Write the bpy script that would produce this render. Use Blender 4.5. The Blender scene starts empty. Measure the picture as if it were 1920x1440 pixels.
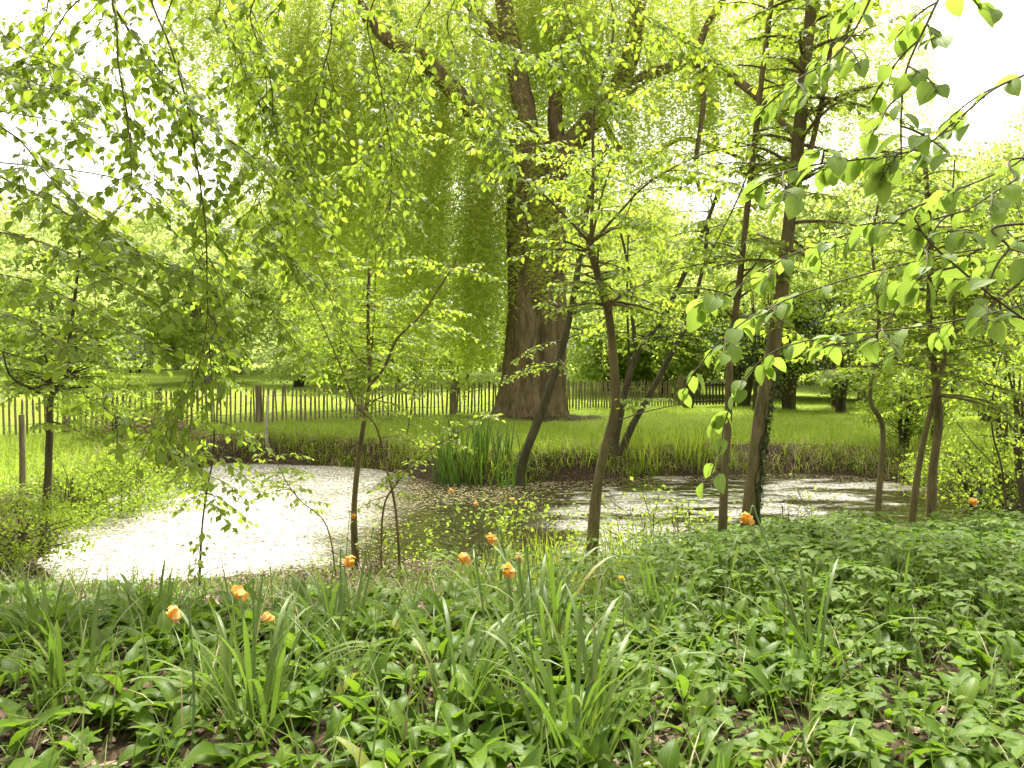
import bpy, math
import numpy as np
from mathutils import Vector

rng = np.random.default_rng(11)
SC = bpy.context.scene
COL = SC.collection
R = math.radians

# ------------------------------------------------------------------ camera, sky, sun, exposure
F, HOR, CZ = 1495.0, 680.0, 1.55            # focal length (px of the 1920 frame), horizon row, eye height
cam = bpy.data.cameras.new("camera")
cam.sensor_width = 36.0
cam.lens = 36.0 * F / 1920.0
cam.shift_y = -(720.0 - HOR) / 1920.0
cam.clip_start, cam.clip_end = 0.05, 3000.0
camo = bpy.data.objects.new("camera", cam)
camo.location = (0, 0, CZ)
camo.rotation_euler = (R(90), 0, 0)
COL.objects.link(camo)
SC.camera = camo

SUN_AZ, SUN_EL = R(6), R(60)              # azimuth from +Y towards +X
world = bpy.data.worlds.new("World")
SC.world = world
world.use_nodes = True
wn = world.node_tree.nodes
bg = wn["Background"]
sky = wn.new("ShaderNodeTexSky")
sky.sky_type = 'NISHITA'
sky.sun_disc = False
sky.sun_elevation, sky.sun_rotation = SUN_EL, SUN_AZ
sky.air_density, sky.dust_density, sky.ozone_density = 1.0, 6.0, 0.6
hs = wn.new("ShaderNodeHueSaturation")
hs.inputs["Saturation"].default_value = 0.08
world.node_tree.links.new(sky.outputs[0], hs.inputs["Color"])
tint = wn.new("ShaderNodeMix"); tint.data_type = 'RGBA'; tint.blend_type = 'MULTIPLY'
tint.inputs[0].default_value = 1.0; tint.inputs[7].default_value = (1.0, 0.965, 0.85, 1)     # hazy warm overcast
world.node_tree.links.new(hs.outputs[0], tint.inputs[6])
world.node_tree.links.new(tint.outputs[2], bg.inputs["Color"])
bg.inputs["Strength"].default_value = 0.15

sun = bpy.data.lights.new("sun", 'SUN')
sun.energy = 2.8
sun.angle = R(9)
sun.color = (1.0, 0.95, 0.84)
suno = bpy.data.objects.new("sun", sun)
sd = Vector((math.sin(SUN_AZ) * math.cos(SUN_EL), math.cos(SUN_AZ) * math.cos(SUN_EL), math.sin(SUN_EL)))
suno.rotation_euler = sd.to_track_quat('Z', 'Y').to_euler()
suno.location = (0, 0, 40)
COL.objects.link(suno)

SC.view_settings.view_transform = 'Standard'
SC.view_settings.look = 'None'
SC.view_settings.exposure = 1.7
SC.view_settings.gamma = 1.0
SC.render.engine = 'CYCLES'
SC.cycles.max_bounces = 12
SC.cycles.diffuse_bounces = 9
SC.cycles.glossy_bounces = 3
SC.cycles.transmission_bounces = 5
SC.cycles.use_denoising = True

# ------------------------------------------------------------------ helpers
def at(px, py, Y):
    return np.array([(px - 960.0) / F * Y, Y, CZ - (py - HOR) / F * Y])

def nrm(v):
    v = np.asarray(v, float)
    return v / np.maximum(np.linalg.norm(v, axis=-1, keepdims=True), 1e-9)

def sstep(a, b, x):
    t = np.clip((np.asarray(x, float) - a) / (b - a), 0, 1)
    return t * t * (3 - 2 * t)

def U(a, b, n=None):
    return rng.uniform(a, b, n)

class MB:
    """collects quads from many shapes and links them as one mesh object"""
    def __init__(self):
        self.v, self.f, self.n, self.ts = [], [], 0, []
    def add(self, v, f, ts=None):
        v = np.asarray(v, float).reshape(-1, 3)
        if len(v) == 0:
            return
        self.v.append(v); self.f.append(np.asarray(f, int).reshape(-1, 4) + self.n); self.n += len(v)
        self.ts.append(np.zeros((len(v), 2)) if ts is None else ts)
    def build(self, name, mat, parent=None, origin=None, smooth=True):
        v = np.concatenate(self.v) if self.v else np.zeros((0, 3))
        f = np.concatenate(self.f) if self.f else np.zeros((0, 4), int)
        if origin is None and parent is not None:
            origin = np.array(parent.location)
        if origin is not None:
            v = v - np.asarray(origin)
        me = bpy.data.meshes.new(name)
        me.vertices.add(len(v)); me.vertices.foreach_set("co", v.astype(np.float32).ravel())
        me.loops.add(len(f) * 4); me.loops.foreach_set("vertex_index", f.astype(np.int32).ravel())
        me.polygons.add(len(f))
        me.polygons.foreach_set("loop_start", np.arange(0, len(f) * 4, 4, dtype=np.int32))
        me.polygons.foreach_set("use_smooth", np.full(len(f), smooth))
        me.update(calc_edges=True)
        me.validate()
        ts = np.concatenate(self.ts) if self.ts else np.zeros((0, 2))
        if ts.any():
            at2 = me.attributes.new("blade", 'FLOAT_VECTOR', 'POINT')
            at2.data.foreach_set("vector", np.c_[ts, np.zeros(len(ts))].astype(np.float32).ravel())
        me.materials.append(mat)
        o = bpy.data.objects.new(name, me)
        COL.objects.link(o)
        if parent is not None:
            o.parent = parent
        elif origin is not None:
            o.location = tuple(origin)
        return o

def tag(o, label=None, cat=None, group=None, kind=None):
    if label: o["label"] = label
    if cat: o["category"] = cat
    if group: o["group"] = group
    if kind: o["kind"] = kind
    return o

def empty(name, loc, label, cat, group=None):
    o = bpy.data.objects.new(name, None)
    o.empty_display_size = 0.2
    o.location = tuple(float(c) for c in loc)
    COL.objects.link(o)
    return tag(o, label, cat, group)

def copy_tree(o, parent=None):
    c = o.copy(); COL.objects.link(c); c.parent = parent
    for ch in list(o.children):
        copy_tree(ch, c)
    return c

def curve(pts, n):
    """Catmull-Rom through pts, n samples"""
    p = np.asarray(pts, float)
    if len(p) < 3:
        t = np.linspace(0, 1, n)[:, None]
        return p[0] * (1 - t) + p[-1] * t
    q = np.vstack([2 * p[0] - p[1], p, 2 * p[-1] - p[-2]])
    seg = np.linspace(0, len(p) - 1 - 1e-6, n)
    i = seg.astype(int); t = (seg - i)[:, None]
    a, b, c, d = q[i], q[i + 1], q[i + 2], q[i + 3]
    return 0.5 * (2 * b + (c - a) * t + (2 * a - 5 * b + 4 * c - d) * t ** 2 + (3 * b - a - 3 * c + d) * t ** 3)

def tube(mb, pts, rad, sides=6, bump=None):
    p = np.asarray(pts, float); n = len(p)
    rad = np.broadcast_to(np.asarray(rad, float), (n,))
    tg = nrm(np.gradient(p, axis=0))
    ref = np.array([0.31, 0.95, 0.05]) if abs(tg[:, 2]).mean() > 0.6 else np.array([0.1, 0.2, 0.97])
    a = nrm(np.cross(tg, ref)); b = np.cross(tg, a)
    an = np.linspace(0, 2 * np.pi, sides, endpoint=False)
    rr = rad[:, None] * np.ones((1, sides))
    if bump is not None:
        rr = rr * bump(np.linspace(0, 1, n)[:, None], an[None, :], p)
    v = p[:, None, :] + (np.cos(an)[None, :, None] * a[:, None, :] + np.sin(an)[None, :, None] * b[:, None, :]) * rr[:, :, None]
    i, j = np.meshgrid(np.arange(n - 1), np.arange(sides), indexing='ij')
    j2 = (j + 1) % sides
    f = np.stack([i * sides + j, i * sides + j2, (i + 1) * sides + j2, (i + 1) * sides + j], -1)
    mb.add(v, f)
    # end cap (fan of quads collapsed on the centre)
    for e, s in ((0, 1), (n - 1, -1)):
        if rad[e] > 0.012:
            k = sides // 2
            ring = v[e]
            fq = [[m, (m + 1) % sides, (sides - 2 - m) % sides, sides - 1 - m][::s] for m in range(k - 1)]
            mb.add(ring, fq)

PROF = {
    'leaf': lambda t: np.sin(np.pi * np.clip(t * 0.93 + 0.05, 0, 1)) ** 0.8,
    'ovate': lambda t: np.clip(np.sin(np.pi * np.clip(t, 0, 1) ** 0.72), 0, 1) ** 0.75 + 0.03,
    'strap': lambda t: np.clip(1.0 - np.clip((t - 0.75) / 0.25, 0, 1) ** 2, 0.04, 1) * (0.75 + 0.25 * np.minimum(t * 4, 1)),
    'sword': lambda t: np.clip(1.0 - t ** 2.2, 0.03, 1),
    'garlic': lambda t: 0.10 * (t < 0.3) + np.clip(np.sin(np.pi * np.clip((t - 0.16) / 0.84, 0, 1) ** 0.8), 0, 1) ** 0.9 * (t >= 0.16) * (1 - 0.35 * t ** 3) + 0.012,
}

def blades(mb, P, D, B, L, Wd, bend, prof='leaf', nseg=3, fold=0.18, across=3, power=1.2, wave=0.0):
    """N curved leaf blades: base P, start direction D, bending towards B by 'bend' radians along their length"""
    P = np.atleast_2d(P); N = len(P)
    if N == 0: return
    D = nrm(D); B = nrm(B - (B * D).sum(-1, keepdims=True) * D)
    S = np.cross(D, B)
    L = np.broadcast_to(L, (N,)); Wd = np.broadcast_to(Wd, (N,)); bend = np.broadcast_to(bend, (N,))
    t = np.linspace(0, 1, nseg + 1)
    th = bend[:, None] * t[None, :] ** power
    tm = (th[:, 1:] + th[:, :-1]) / 2
    step = (L / nseg)[:, None]
    cx = np.concatenate([np.zeros((N, 1)), np.cumsum(np.cos(tm) * step, 1)], 1)
    cy = np.concatenate([np.zeros((N, 1)), np.cumsum(np.sin(tm) * step, 1)], 1)
    C = P[:, None] + cx[..., None] * D[:, None] + cy[..., None] * B[:, None]
    Nn = np.sin(th)[..., None] * D[:, None] - np.cos(th)[..., None] * B[:, None]
    w = PROF[prof](t)[None, :] * Wd[:, None] * 0.5
    if across == 3:
        up = (w * fold * 2)[..., None] * Nn
        ws = 0.0
        if wave:
            ws = (wave * w * np.sin(t[None, :] * 9 + U(0, 6, N)[:, None]))[..., None] * Nn
        V = np.stack([C - w[..., None] * S[:, None] + up + ws, C, C + w[..., None] * S[:, None] + up - ws], 2)
    else:
        V = np.stack([C - w[..., None] * S[:, None], C + w[..., None] * S[:, None]], 2)
    k = V.shape[2]
    b = (np.arange(N) * (nseg + 1) * k)[:, None, None]
    i = np.arange(nseg)[None, :, None]; j = np.arange(k - 1)[None, None, :]
    a0 = b + i * k + j
    f = np.stack([a0, a0 + 1, a0 + k + 1, a0 + k], -1)
    sv = np.array([1., 0., 1.]) if k == 3 else np.array([1., 1.])
    ts = np.stack(np.broadcast_arrays(t[None, :, None], sv[None, None, :], ), -1)
    mb.add(V, f, np.broadcast_to(ts, (N,) + ts.shape[1:]).reshape(-1, 2))

def diamonds(mb, P, D, S, L, Wd):
    """N flat four-cornered leaves"""
    N = len(P)
    if N == 0: return
    D = nrm(D); S = nrm(S - (S * D).sum(-1, keepdims=True) * D)
    L = np.broadcast_to(L, (N,))[:, None]; Wd = np.broadcast_to(Wd, (N,))[:, None]
    m = P + D * L * 0.45
    V = np.stack([P, m - S * Wd / 2, P + D * L, m + S * Wd / 2], 1)
    mb.add(V, np.arange(N * 4).reshape(N, 4))

def rdir(n, zlo=-1, zhi=1):
    z = U(zlo, zhi, n); a = U(0, 2 * np.pi, n); r = np.sqrt(np.maximum(1 - z * z, 0))
    return np.stack([r * np.cos(a), r * np.sin(a), z], -1)

# ------------------------------------------------------------------ materials
def new_mat(name):
    m = bpy.data.materials.new(name); m.use_nodes = True
    nt = m.node_tree
    for n in list(nt.nodes): nt.nodes.remove(n)
    out = nt.nodes.new("ShaderNodeOutputMaterial")
    return m, nt, out

def ramp(nt, fac, stops):
    r = nt.nodes.new("ShaderNodeValToRGB")
    while len(r.color_ramp.elements) < len(stops): r.color_ramp.elements.new(0.5)
    for e, (p, c) in zip(r.color_ramp.elements, stops):
        e.position = p; e.color = (*c, 1)
    nt.links.new(fac, r.inputs[0])
    return r.outputs[0]

def objvec(nt, scale=(1, 1, 1)):
    tc = nt.nodes.new("ShaderNodeTexCoord"); mp = nt.nodes.new("ShaderNodeMapping")
    mp.inputs["Scale"].default_value = scale
    nt.links.new(tc.outputs["Object"], mp.inputs["Vector"])
    return mp.outputs[0]

def noise(nt, scale, detail=4, rough=0.6, vec=None, dist=0.0):
    n = nt.nodes.new("ShaderNodeTexNoise")
    n.inputs["Scale"].default_value = scale; n.inputs["Detail"].default_value = detail
    n.inputs["Roughness"].default_value = rough; n.inputs["Distortion"].default_value = dist
    nt.links.new(vec if vec is not None else objvec(nt), n.inputs["Vector"])
    return n.outputs["Fac"]

def mixrgb(nt, fac, a, b):
    m = nt.nodes.new("ShaderNodeMix"); m.data_type = 'RGBA'
    for s, v in ((m.inputs[0], fac), (m.inputs[6], a), (m.inputs[7], b)):
        if hasattr(v, "links"): nt.links.new(v, s)
        elif isinstance(v, tuple): s.default_value = (*v, 1)
        else: s.default_value = v
    return m.outputs[2]

def leaf_mat(name, stops, trans, tf=0.45, rough=0.45, spec=0.4, vein=0.0):
    """leaf: colour varies from leaf to leaf; light passes through it"""
    m, nt, out = new_mat(name)
    g = nt.nodes.new("ShaderNodeNewGeometry")
    c = ramp(nt, g.outputs["Random Per Island"], stops)
    nz = noise(nt, 0.8, 2)
    c = mixrgb(nt, nz, c, mixrgb(nt, 0.5, c, stops[len(stops) // 2][1]))
    vf = None
    if vein:                                                            # midrib and side veins, paler than the blade
        at_ = nt.nodes.new("ShaderNodeAttribute"); at_.attribute_name = "blade"
        sp = nt.nodes.new("ShaderNodeSeparateXYZ"); nt.links.new(at_.outputs["Vector"], sp.inputs[0])
        def mth(op, a, b=0.0):
            q = nt.nodes.new("ShaderNodeMath"); q.operation = op
            for i_, v_ in ((0, a), (1, b)):
                if hasattr(v_, "links"): nt.links.new(v_, q.inputs[i_])
                else: q.inputs[i_].default_value = v_
            return q.outputs[0]
        rib = mth('SUBTRACT', 1.0, mth('MINIMUM', mth('MULTIPLY', sp.outputs[1], 7.0), 1.0))
        if vein > 0:
            wv = mth('SINE', mth('MULTIPLY', mth('SUBTRACT', sp.outputs[0], mth('MULTIPLY', sp.outputs[1], 0.22)), 52.0))
            side = mth('MULTIPLY', mth('POWER', mth('MAXIMUM', wv, 0.0), 5.0), 0.55)
        else:                                                          # long parallel veins
            side = mth('MULTIPLY', mth('POWER', mth('MAXIMUM', mth('SINE', mth('MULTIPLY', sp.outputs[1], 21.0)), 0.0), 3.0), 0.45)
        vf = mth('MULTIPLY', mth('MAXIMUM', rib, side), abs(vein))
        c = mixrgb(nt, vf, c, tuple(min(1, x * 1.9 + 0.02) for x in stops[-1][1]))
    p = nt.nodes.new("ShaderNodeBsdfPrincipled")
    nt.links.new(c, p.inputs["Base Color"])
    p.inputs["Roughness"].default_value = rough
    p.inputs["Specular IOR Level"].default_value = spec * 0.7
    if vf is not None:
        bp = nt.nodes.new("ShaderNodeBump"); bp.inputs["Strength"].default_value = 0.35; bp.inputs["Distance"].default_value = 0.004; bp.invert = True
        nt.links.new(vf, bp.inputs["Height"]); nt.links.new(bp.outputs[0], p.inputs["Normal"])
    t = nt.nodes.new("ShaderNodeBsdfTranslucent")
    tr = ramp(nt, g.outputs["Random Per Island"], [(0.0, tuple(x * 0.75 for x in trans)), (1.0, tuple(x * 1.2 for x in trans))])
    nt.links.new(tr, t.inputs["Color"])
    mx = nt.nodes.new("ShaderNodeMixShader"); mx.inputs[0].default_value = tf
    nt.links.new(p.outputs[0], mx.inputs[1]); nt.links.new(t.outputs[0], mx.inputs[2])
    nt.links.new(mx.outputs[0], out.inputs["Surface"])
    return m

def bark_mat(name, dark, mid, moss, mossamt=0.5, scale=9, bump=0.5, stretch=0.25):
    m, nt, out = new_mat(name)
    v = objvec(nt, (1, 1, stretch))
    n1 = noise(nt, scale, 8, 0.7, v, 0.4)
    n3 = noise(nt, scale * 4, 4, 0.7, v)
    c = ramp(nt, n1, [(0.38, dark), (0.62, mid)])
    c = mixrgb(nt, ramp(nt, n3, [(0.45, (0, 0, 0)), (0.7, (.6, .6, .6))]), c, tuple(x * 0.45 for x in mid))
    n2 = noise(nt, 2.2, 5, 0.65)
    f2 = ramp(nt, n2, [(0.5 - 0.1 - 0.15 * mossamt, (0, 0, 0)), (0.72, (1, 1, 1))])
    sep = nt.nodes.new("ShaderNodeRGBToBW"); nt.links.new(f2, sep.inputs[0])
    mul = nt.nodes.new("ShaderNodeMath"); mul.operation = 'MULTIPLY'; mul.inputs[1].default_value = mossamt
    nt.links.new(sep.outputs[0], mul.inputs[0])
    c = mixrgb(nt, mul.outputs[0], c, moss)
    p = nt.nodes.new("ShaderNodeBsdfPrincipled")
    nt.links.new(c, p.inputs["Base Color"]); p.inputs["Roughness"].default_value = 0.85
    p.inputs["Specular IOR Level"].default_value = 0.25
    b = nt.nodes.new("ShaderNodeBump"); b.inputs["Strength"].default_value = bump; b.inputs["Distance"].default_value = 0.03
    nt.links.new(n1, b.inputs["Height"]); nt.links.new(b.outputs[0], p.inputs["Normal"])
    nt.links.new(p.outputs[0], out.inputs["Surface"])
    return m

def plain_mat(name, c1, c2, scale=8, rough=0.7, trans=None, tf=0.35):
    m, nt, out = new_mat(name)
    c = ramp(nt, noise(nt, scale, 5, 0.65), [(0.3, c1), (0.7, c2)])
    p = nt.nodes.new("ShaderNodeBsdfPrincipled")
    nt.links.new(c, p.inputs["Base Color"]); p.inputs["Roughness"].default_value = rough
    p.inputs["Specular IOR Level"].default_value = 0.3
    if trans:
        t = nt.nodes.new("ShaderNodeBsdfTranslucent"); t.inputs["Color"].default_value = (*trans, 1)
        mx = nt.nodes.new("ShaderNodeMixShader"); mx.inputs[0].default_value = tf
        nt.links.new(p.outputs[0], mx.inputs[1]); nt.links.new(t.outputs[0], mx.inputs[2])
        nt.links.new(mx.outputs[0], out.inputs["Surface"])
    else:
        nt.links.new(p.outputs[0], out.inputs["Surface"])
    return m

def island_mat(name, stops, rough=0.7):
    m, nt, out = new_mat(name)
    g = nt.nodes.new("ShaderNodeNewGeometry")
    c = ramp(nt, g.outputs["Random Per Island"], stops)
    p = nt.nodes.new("ShaderNodeBsdfPrincipled")
    nt.links.new(c, p.inputs["Base Color"]); p.inputs["Roughness"].default_value = rough
    p.inputs["Specular IOR Level"].default_value = 0.3
    nt.links.new(p.outputs[0], out.inputs["Surface"])
    return m

M = {}
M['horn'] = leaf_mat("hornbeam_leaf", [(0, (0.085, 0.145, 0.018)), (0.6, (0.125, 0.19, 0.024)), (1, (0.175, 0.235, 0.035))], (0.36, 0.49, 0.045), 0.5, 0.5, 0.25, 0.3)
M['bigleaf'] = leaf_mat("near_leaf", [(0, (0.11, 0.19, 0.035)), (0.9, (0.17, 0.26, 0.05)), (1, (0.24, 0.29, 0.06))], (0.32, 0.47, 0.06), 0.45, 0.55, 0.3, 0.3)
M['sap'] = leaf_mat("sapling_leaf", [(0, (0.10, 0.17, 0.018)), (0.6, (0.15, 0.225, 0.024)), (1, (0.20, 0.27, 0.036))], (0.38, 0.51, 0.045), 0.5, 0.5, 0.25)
M['willow'] = leaf_mat("willow_leaf", [(0, (0.19, 0.26, 0.03)), (0.6, (0.26, 0.33, 0.045)), (1, (0.33, 0.39, 0.07))], (0.62, 0.74, 0.11), 0.55, 0.5, 0.25)
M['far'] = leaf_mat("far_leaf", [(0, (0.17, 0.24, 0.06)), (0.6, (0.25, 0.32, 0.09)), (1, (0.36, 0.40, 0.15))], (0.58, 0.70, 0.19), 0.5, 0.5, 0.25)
M['darkleaf'] = leaf_mat("dark_leaf", [(0, (0.016, 0.035, 0.008)), (1, (0.04, 0.075, 0.014))], (0.06, 0.11, 0.015), 0.3)
M['garlic'] = leaf_mat("garlic_leaf", [(0, (0.036, 0.082, 0.007)), (0.6, (0.064, 0.136, 0.011)), (0.975, (0.12, 0.19, 0.02)), (1, (0.22, 0.22, 0.035))], (0.20, 0.34, 0.02), 0.38, 0.42, 0.24, -0.16)
M['elder'] = leaf_mat("ground_elder_leaf", [(0, (0.034, 0.080, 0.008)), (0.6, (0.062, 0.134, 0.013)), (0.975, (0.12, 0.19, 0.024)), (1, (0.24, 0.23, 0.04))], (0.20, 0.34, 0.022), 0.38, 0.48, 0.2, 0.25)
M['daff'] = leaf_mat("daffodil_leaf", [(0, (0.055, 0.105, 0.022)), (0.6, (0.088, 0.15, 0.032)), (0.96, (0.15, 0.205, 0.05)), (1, (0.34, 0.28, 0.09))], (0.17, 0.29, 0.03), 0.33, 0.42, 0.45, -0.2)
M['iris'] = leaf_mat("iris_leaf", [(0, (0.03, 0.075, 0.010)), (1, (0.065, 0.125, 0.016))], (0.12, 0.23, 0.02), 0.35, 0.4, 0.5)
M['grass'] = leaf_mat("grass_blade", [(0, (0.13, 0.21, 0.02)), (0.7, (0.20, 0.28, 0.028)), (1, (0.30, 0.31, 0.07))], (0.42, 0.54, 0.04), 0.45, 0.6, 0.3)
M['litter'] = island_mat("leaf_litter", [(0, (0.06, 0.035, 0.02)), (0.4, (0.13, 0.08, 0.045)), (0.75, (0.22, 0.15, 0.10)), (1, (0.42, 0.34, 0.27))])
M['scum'] = island_mat("floating_debris", [(0, (0.07, 0.06, 0.02)), (0.35, (0.20, 0.14, 0.06)), (0.6, (0.30, 0.22, 0.11)), (0.85, (0.26, 0.27, 0.09)), (1, (0.46, 0.40, 0.28))])
M['bark'] = bark_mat("sapling_bark", (0.07, 0.052, 0.028), (0.23, 0.17, 0.085), (0.13, 0.135, 0.036), 0.55, 12, 0.8)
M['barkdark'] = bark_mat("dark_bark", (0.03, 0.024, 0.015), (0.10, 0.08, 0.045), (0.07, 0.08, 0.022), 0.5, 12, 0.8)
M['barkpale'] = bark_mat("pale_bark", (0.12, 0.10, 0.075), (0.34, 0.30, 0.23), (0.2, 0.2, 0.09), 0.4, 8, 0.3)
M['barkw'] = bark_mat("willow_bark", (0.055, 0.036, 0.02), (0.26, 0.185, 0.105), (0.15, 0.15, 0.05), 0.35, 6, 0.9)
M['twig'] = plain_mat("twig", (0.06, 0.05, 0.022), (0.12, 0.10, 0.045), 20, 0.8)
M['wtwig'] = plain_mat("willow_twig", (0.20, 0.22, 0.04), (0.27, 0.26, 0.06), 6, 0.7)
M['wood'] = bark_mat("weathered_wood", (0.10, 0.08, 0.05), (0.29, 0.225, 0.14), (0.16, 0.16, 0.07), 0.4, 10, 0.4, 0.15)
M['palewood'] = bark_mat("pale_stake_wood", (0.32, 0.29, 0.24), (0.5, 0.47, 0.4), (0.3, 0.3, 0.2), 0.2, 10, 0.3, 0.15)
M['petal'] = plain_mat("wilted_petal", (0.66, 0.36, 0.085), (0.78, 0.54, 0.21), 60, 0.7, (0.75, 0.42, 0.08))
M['trumpet'] = plain_mat("daffodil_trumpet", (0.74, 0.33, 0.03), (0.82, 0.46, 0.06), 60, 0.7, (0.75, 0.3, 0.03))
M['fadedpetal'] = plain_mat("faded_petal", (0.42, 0.28, 0.10), (0.56, 0.40, 0.18), 60, 0.8, (0.5, 0.33, 0.12))
M['yellow'] = plain_mat("dandelion_yellow", (0.72, 0.50, 0.01), (0.8, 0.6, 0.02), 80, 0.7, (0.7, 0.5, 0.02))
M['stalk'] = plain_mat("flower_stalk", (0.10, 0.18, 0.05), (0.16, 0.24, 0.08), 12, 0.5)
M['wire'] = plain_mat("fence_wire", (0.12, 0.11, 0.1), (0.2, 0.18, 0.16), 10, 0.5)

# ------------------------------------------------------------------ the pond and the ground
ZW = -0.75
POND = np.array([(-5.5, 9.3), (-6.1, 11.1), (-6.8, 13.7), (-7.2, 16.6), (-6.5, 18.2), (-5.4, 18.2), (-3.0, 17.2), (-1.4, 15.5), (-0.3, 14.9),
                 (0.5, 15.3), (2.6, 16.0), (5.4, 16.5), (6.9, 16.2), (7.5, 15.0), (8.1, 13.8), (8.6, 12.2), (8.3, 10.6), (6.5, 9.7), (4.5, 9.3),
                 (2.5, 9.2), (1.0, 9.1), (-0.8, 9.2), (-2.2, 8.9), (-3.6, 8.35), (-4.8, 8.25)])

def pond_sd(x, y):
    """signed distance to the pond's shore, positive on land"""
    x = np.asarray(x, float); y = np.asarray(y, float)
    shp = x.shape; x = x.ravel(); y = y.ravel()
    d = np.full(x.shape, 1e9); ins = np.zeros(x.shape, bool)
    n = len(POND)
    for k in range(n):
        a, b = POND[k], POND[(k + 1) % n]
        e = b - a
        t = np.clip(((x - a[0]) * e[0] + (y - a[1]) * e[1]) / (e @ e), 0, 1)
        d = np.minimum(d, np.hypot(x - a[0] - t * e[0], y - a[1] - t * e[1]))
        c = (a[1] > y) != (b[1] > y)
        xi = a[0] + (y - a[1]) / (e[1] if abs(e[1]) > 1e-9 else 1e-9) * e[0]
        ins ^= c & (x < xi)
    return np.where(ins, -d, d).reshape(shp)

def gz(x, y):
    x = np.asarray(x, float); y = np.asarray(y, float)
    wob = 0.10 * np.sin(x * 2.3 + 1.3 * np.sin(y * 1.1)) + 0.07 * np.sin(y * 3.1 + x * 1.7)
    d = pond_sd(x, y) + wob
    base = -0.25 + 0.23 * sstep(17.5, 23.5, y) + 1.1 * sstep(30, 75, y)
    rt = sstep(0.6, 2.2, x)
    lim = 4.0 + 0.9 * rt
    s = y - lim
    line = 0.25 - (0.24 - 0.035 * rt) * (s + np.sqrt(s * s + 0.25)) / 2
    near = np.minimum(np.maximum(line, ZW + 0.03), ZW + 0.02 + np.maximum(d, 0) * 0.7)
    k = 1 - np.clip(d / (0.5 + 0.6 * sstep(1.0, 3.0, x)), 0, 1)
    farz = ZW + (base - ZW) * (1 - k * k)
    far = np.maximum(sstep(9.6, 13.0, y), np.maximum(sstep(-4.9, -5.9, x) * sstep(7.6, 9.4, y), sstep(7.6, 8.6, x) * sstep(8.5, 10.5, y)))
    z = near * (1 - far) + farz * far
    z = np.where(d < 0, ZW + np.maximum(d * 0.6, -0.6), z)
    bump = 0.025 * np.sin(x * 5.1 + y * 2.2) * np.sin(y * 4.3 - x * 1.9) + 0.018 * np.sin(x * 11 + 2 * np.sin(y * 7))
    return z + bump * np.clip(d, 0, 1) * (1 - 0.8 * sstep(20, 35, y))

xs = np.concatenate([np.linspace(-900, -60, 14), np.linspace(-55, -14, 42), np.arange(-13, 13.01, 0.14), np.linspace(14, 55, 42), np.linspace(60, 900, 14)])
ys = np.concatenate([np.linspace(-300, -8, 14), np.arange(-7, 1, 0.4), np.arange(1, 21, 0.14), np.linspace(21.2, 40, 60), np.linspace(41, 120, 60), np.linspace(130, 1500, 20)])
GX, GY = np.meshgrid(xs, ys, indexing='xy')
GZ = gz(GX, GY)
nx, ny = len(xs), len(ys)
mb = MB()
i, j = np.meshgrid(np.arange(ny - 1), np.arange(nx - 1), indexing='ij')
mb.add(np.stack([GX, GY, GZ], -1), np.stack([i * nx + j, i * nx + j + 1, (i + 1) * nx + j + 1, (i + 1) * nx + j], -1))

def ground_material():
    m, nt, out = new_mat("ground")
    at_ = nt.nodes.new("ShaderNodeAttribute"); at_.attribute_name = "lawn"
    n1 = noise(nt, 22, 8, 0.75)
    soil = ramp(nt, n1, [(0.30, (0.018, 0.013, 0.008)), (0.5, (0.05, 0.035, 0.02)), (0.62, (0.11, 0.078, 0.048)), (0.75, (0.05, 0.045, 0.02))])
    n2 = noise(nt, 0.55, 6, 0.7)
    n3 = noise(nt, 14, 6, 0.8)
    g1 = ramp(nt, n3, [(0.25, (0.10, 0.16, 0.014)), (0.55, (0.19, 0.27, 0.024)), (0.8, (0.29, 0.34, 0.05))])
    g2 = ramp(nt, n2, [(0.35, (0.15, 0.235, 0.02)), (0.65, (0.28, 0.33, 0.06))])
    lawn = mixrgb(nt, 0.5, g1, g2)
    ad = nt.nodes.new("ShaderNodeMath"); ad.operation = 'ADD'
    sb = nt.nodes.new("ShaderNodeMath"); sb.operation = 'SUBTRACT'; sb.inputs[1].default_value = 0.5
    nt.links.new(n2, sb.inputs[0]); nt.links.new(sb.outputs[0], ad.inputs[0]); nt.links.new(at_.outputs["Fac"], ad.inputs[1])
    c = mixrgb(nt, ramp(nt, ad.outputs[0], [(0.4, (0, 0, 0)), (0.62, (1, 1, 1))]), soil, lawn)
    p = nt.nodes.new("ShaderNodeBsdfPrincipled")
    nt.links.new(c, p.inputs["Base Color"]); p.inputs["Roughness"].default_value = 0.95
    p.inputs["Specular IOR Level"].default_value = 0.15
    b = nt.nodes.new("ShaderNodeBump"); b.inputs["Strength"].default_value = 0.7; b.inputs["Distance"].default_value = 0.04
    nt.links.new(n1, b.inputs["Height"]); nt.links.new(b.outputs[0], p.inputs["Normal"])
    nt.links.new(p.outputs[0], out.inputs["Surface"])
    return m
ground = mb.build("ground", ground_material())
tag(ground, kind="structure")
def lawn_mask(x, y):
    d = pond_sd(x, y)
    far = sstep(11.5, 13.5, y) * sstep(0.7, 1.5, d)
    leftbank = sstep(-6.6, -7.6, x) * sstep(9.5, 10.6, y)
    under = 0.75 * np.exp(-(((x - 0.8) / 2.6) ** 2 + ((y - 23.0) / 1.6) ** 2))          # bare earth under the willow
    heap = 0.6 * np.exp(-(((x + 8.2) / 2.2) ** 2 + ((y - 18.3) / 1.6) ** 2))
    bank = 0.35 * np.exp(-(((x - 5.2) / 2.5) ** 2 + ((y - 17.4) / 0.8) ** 2))
    return np.clip(np.maximum(far, leftbank) - under - heap - bank, 0, 1)
att = ground.data.attributes.new("lawn", 'FLOAT', 'POINT')
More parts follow.
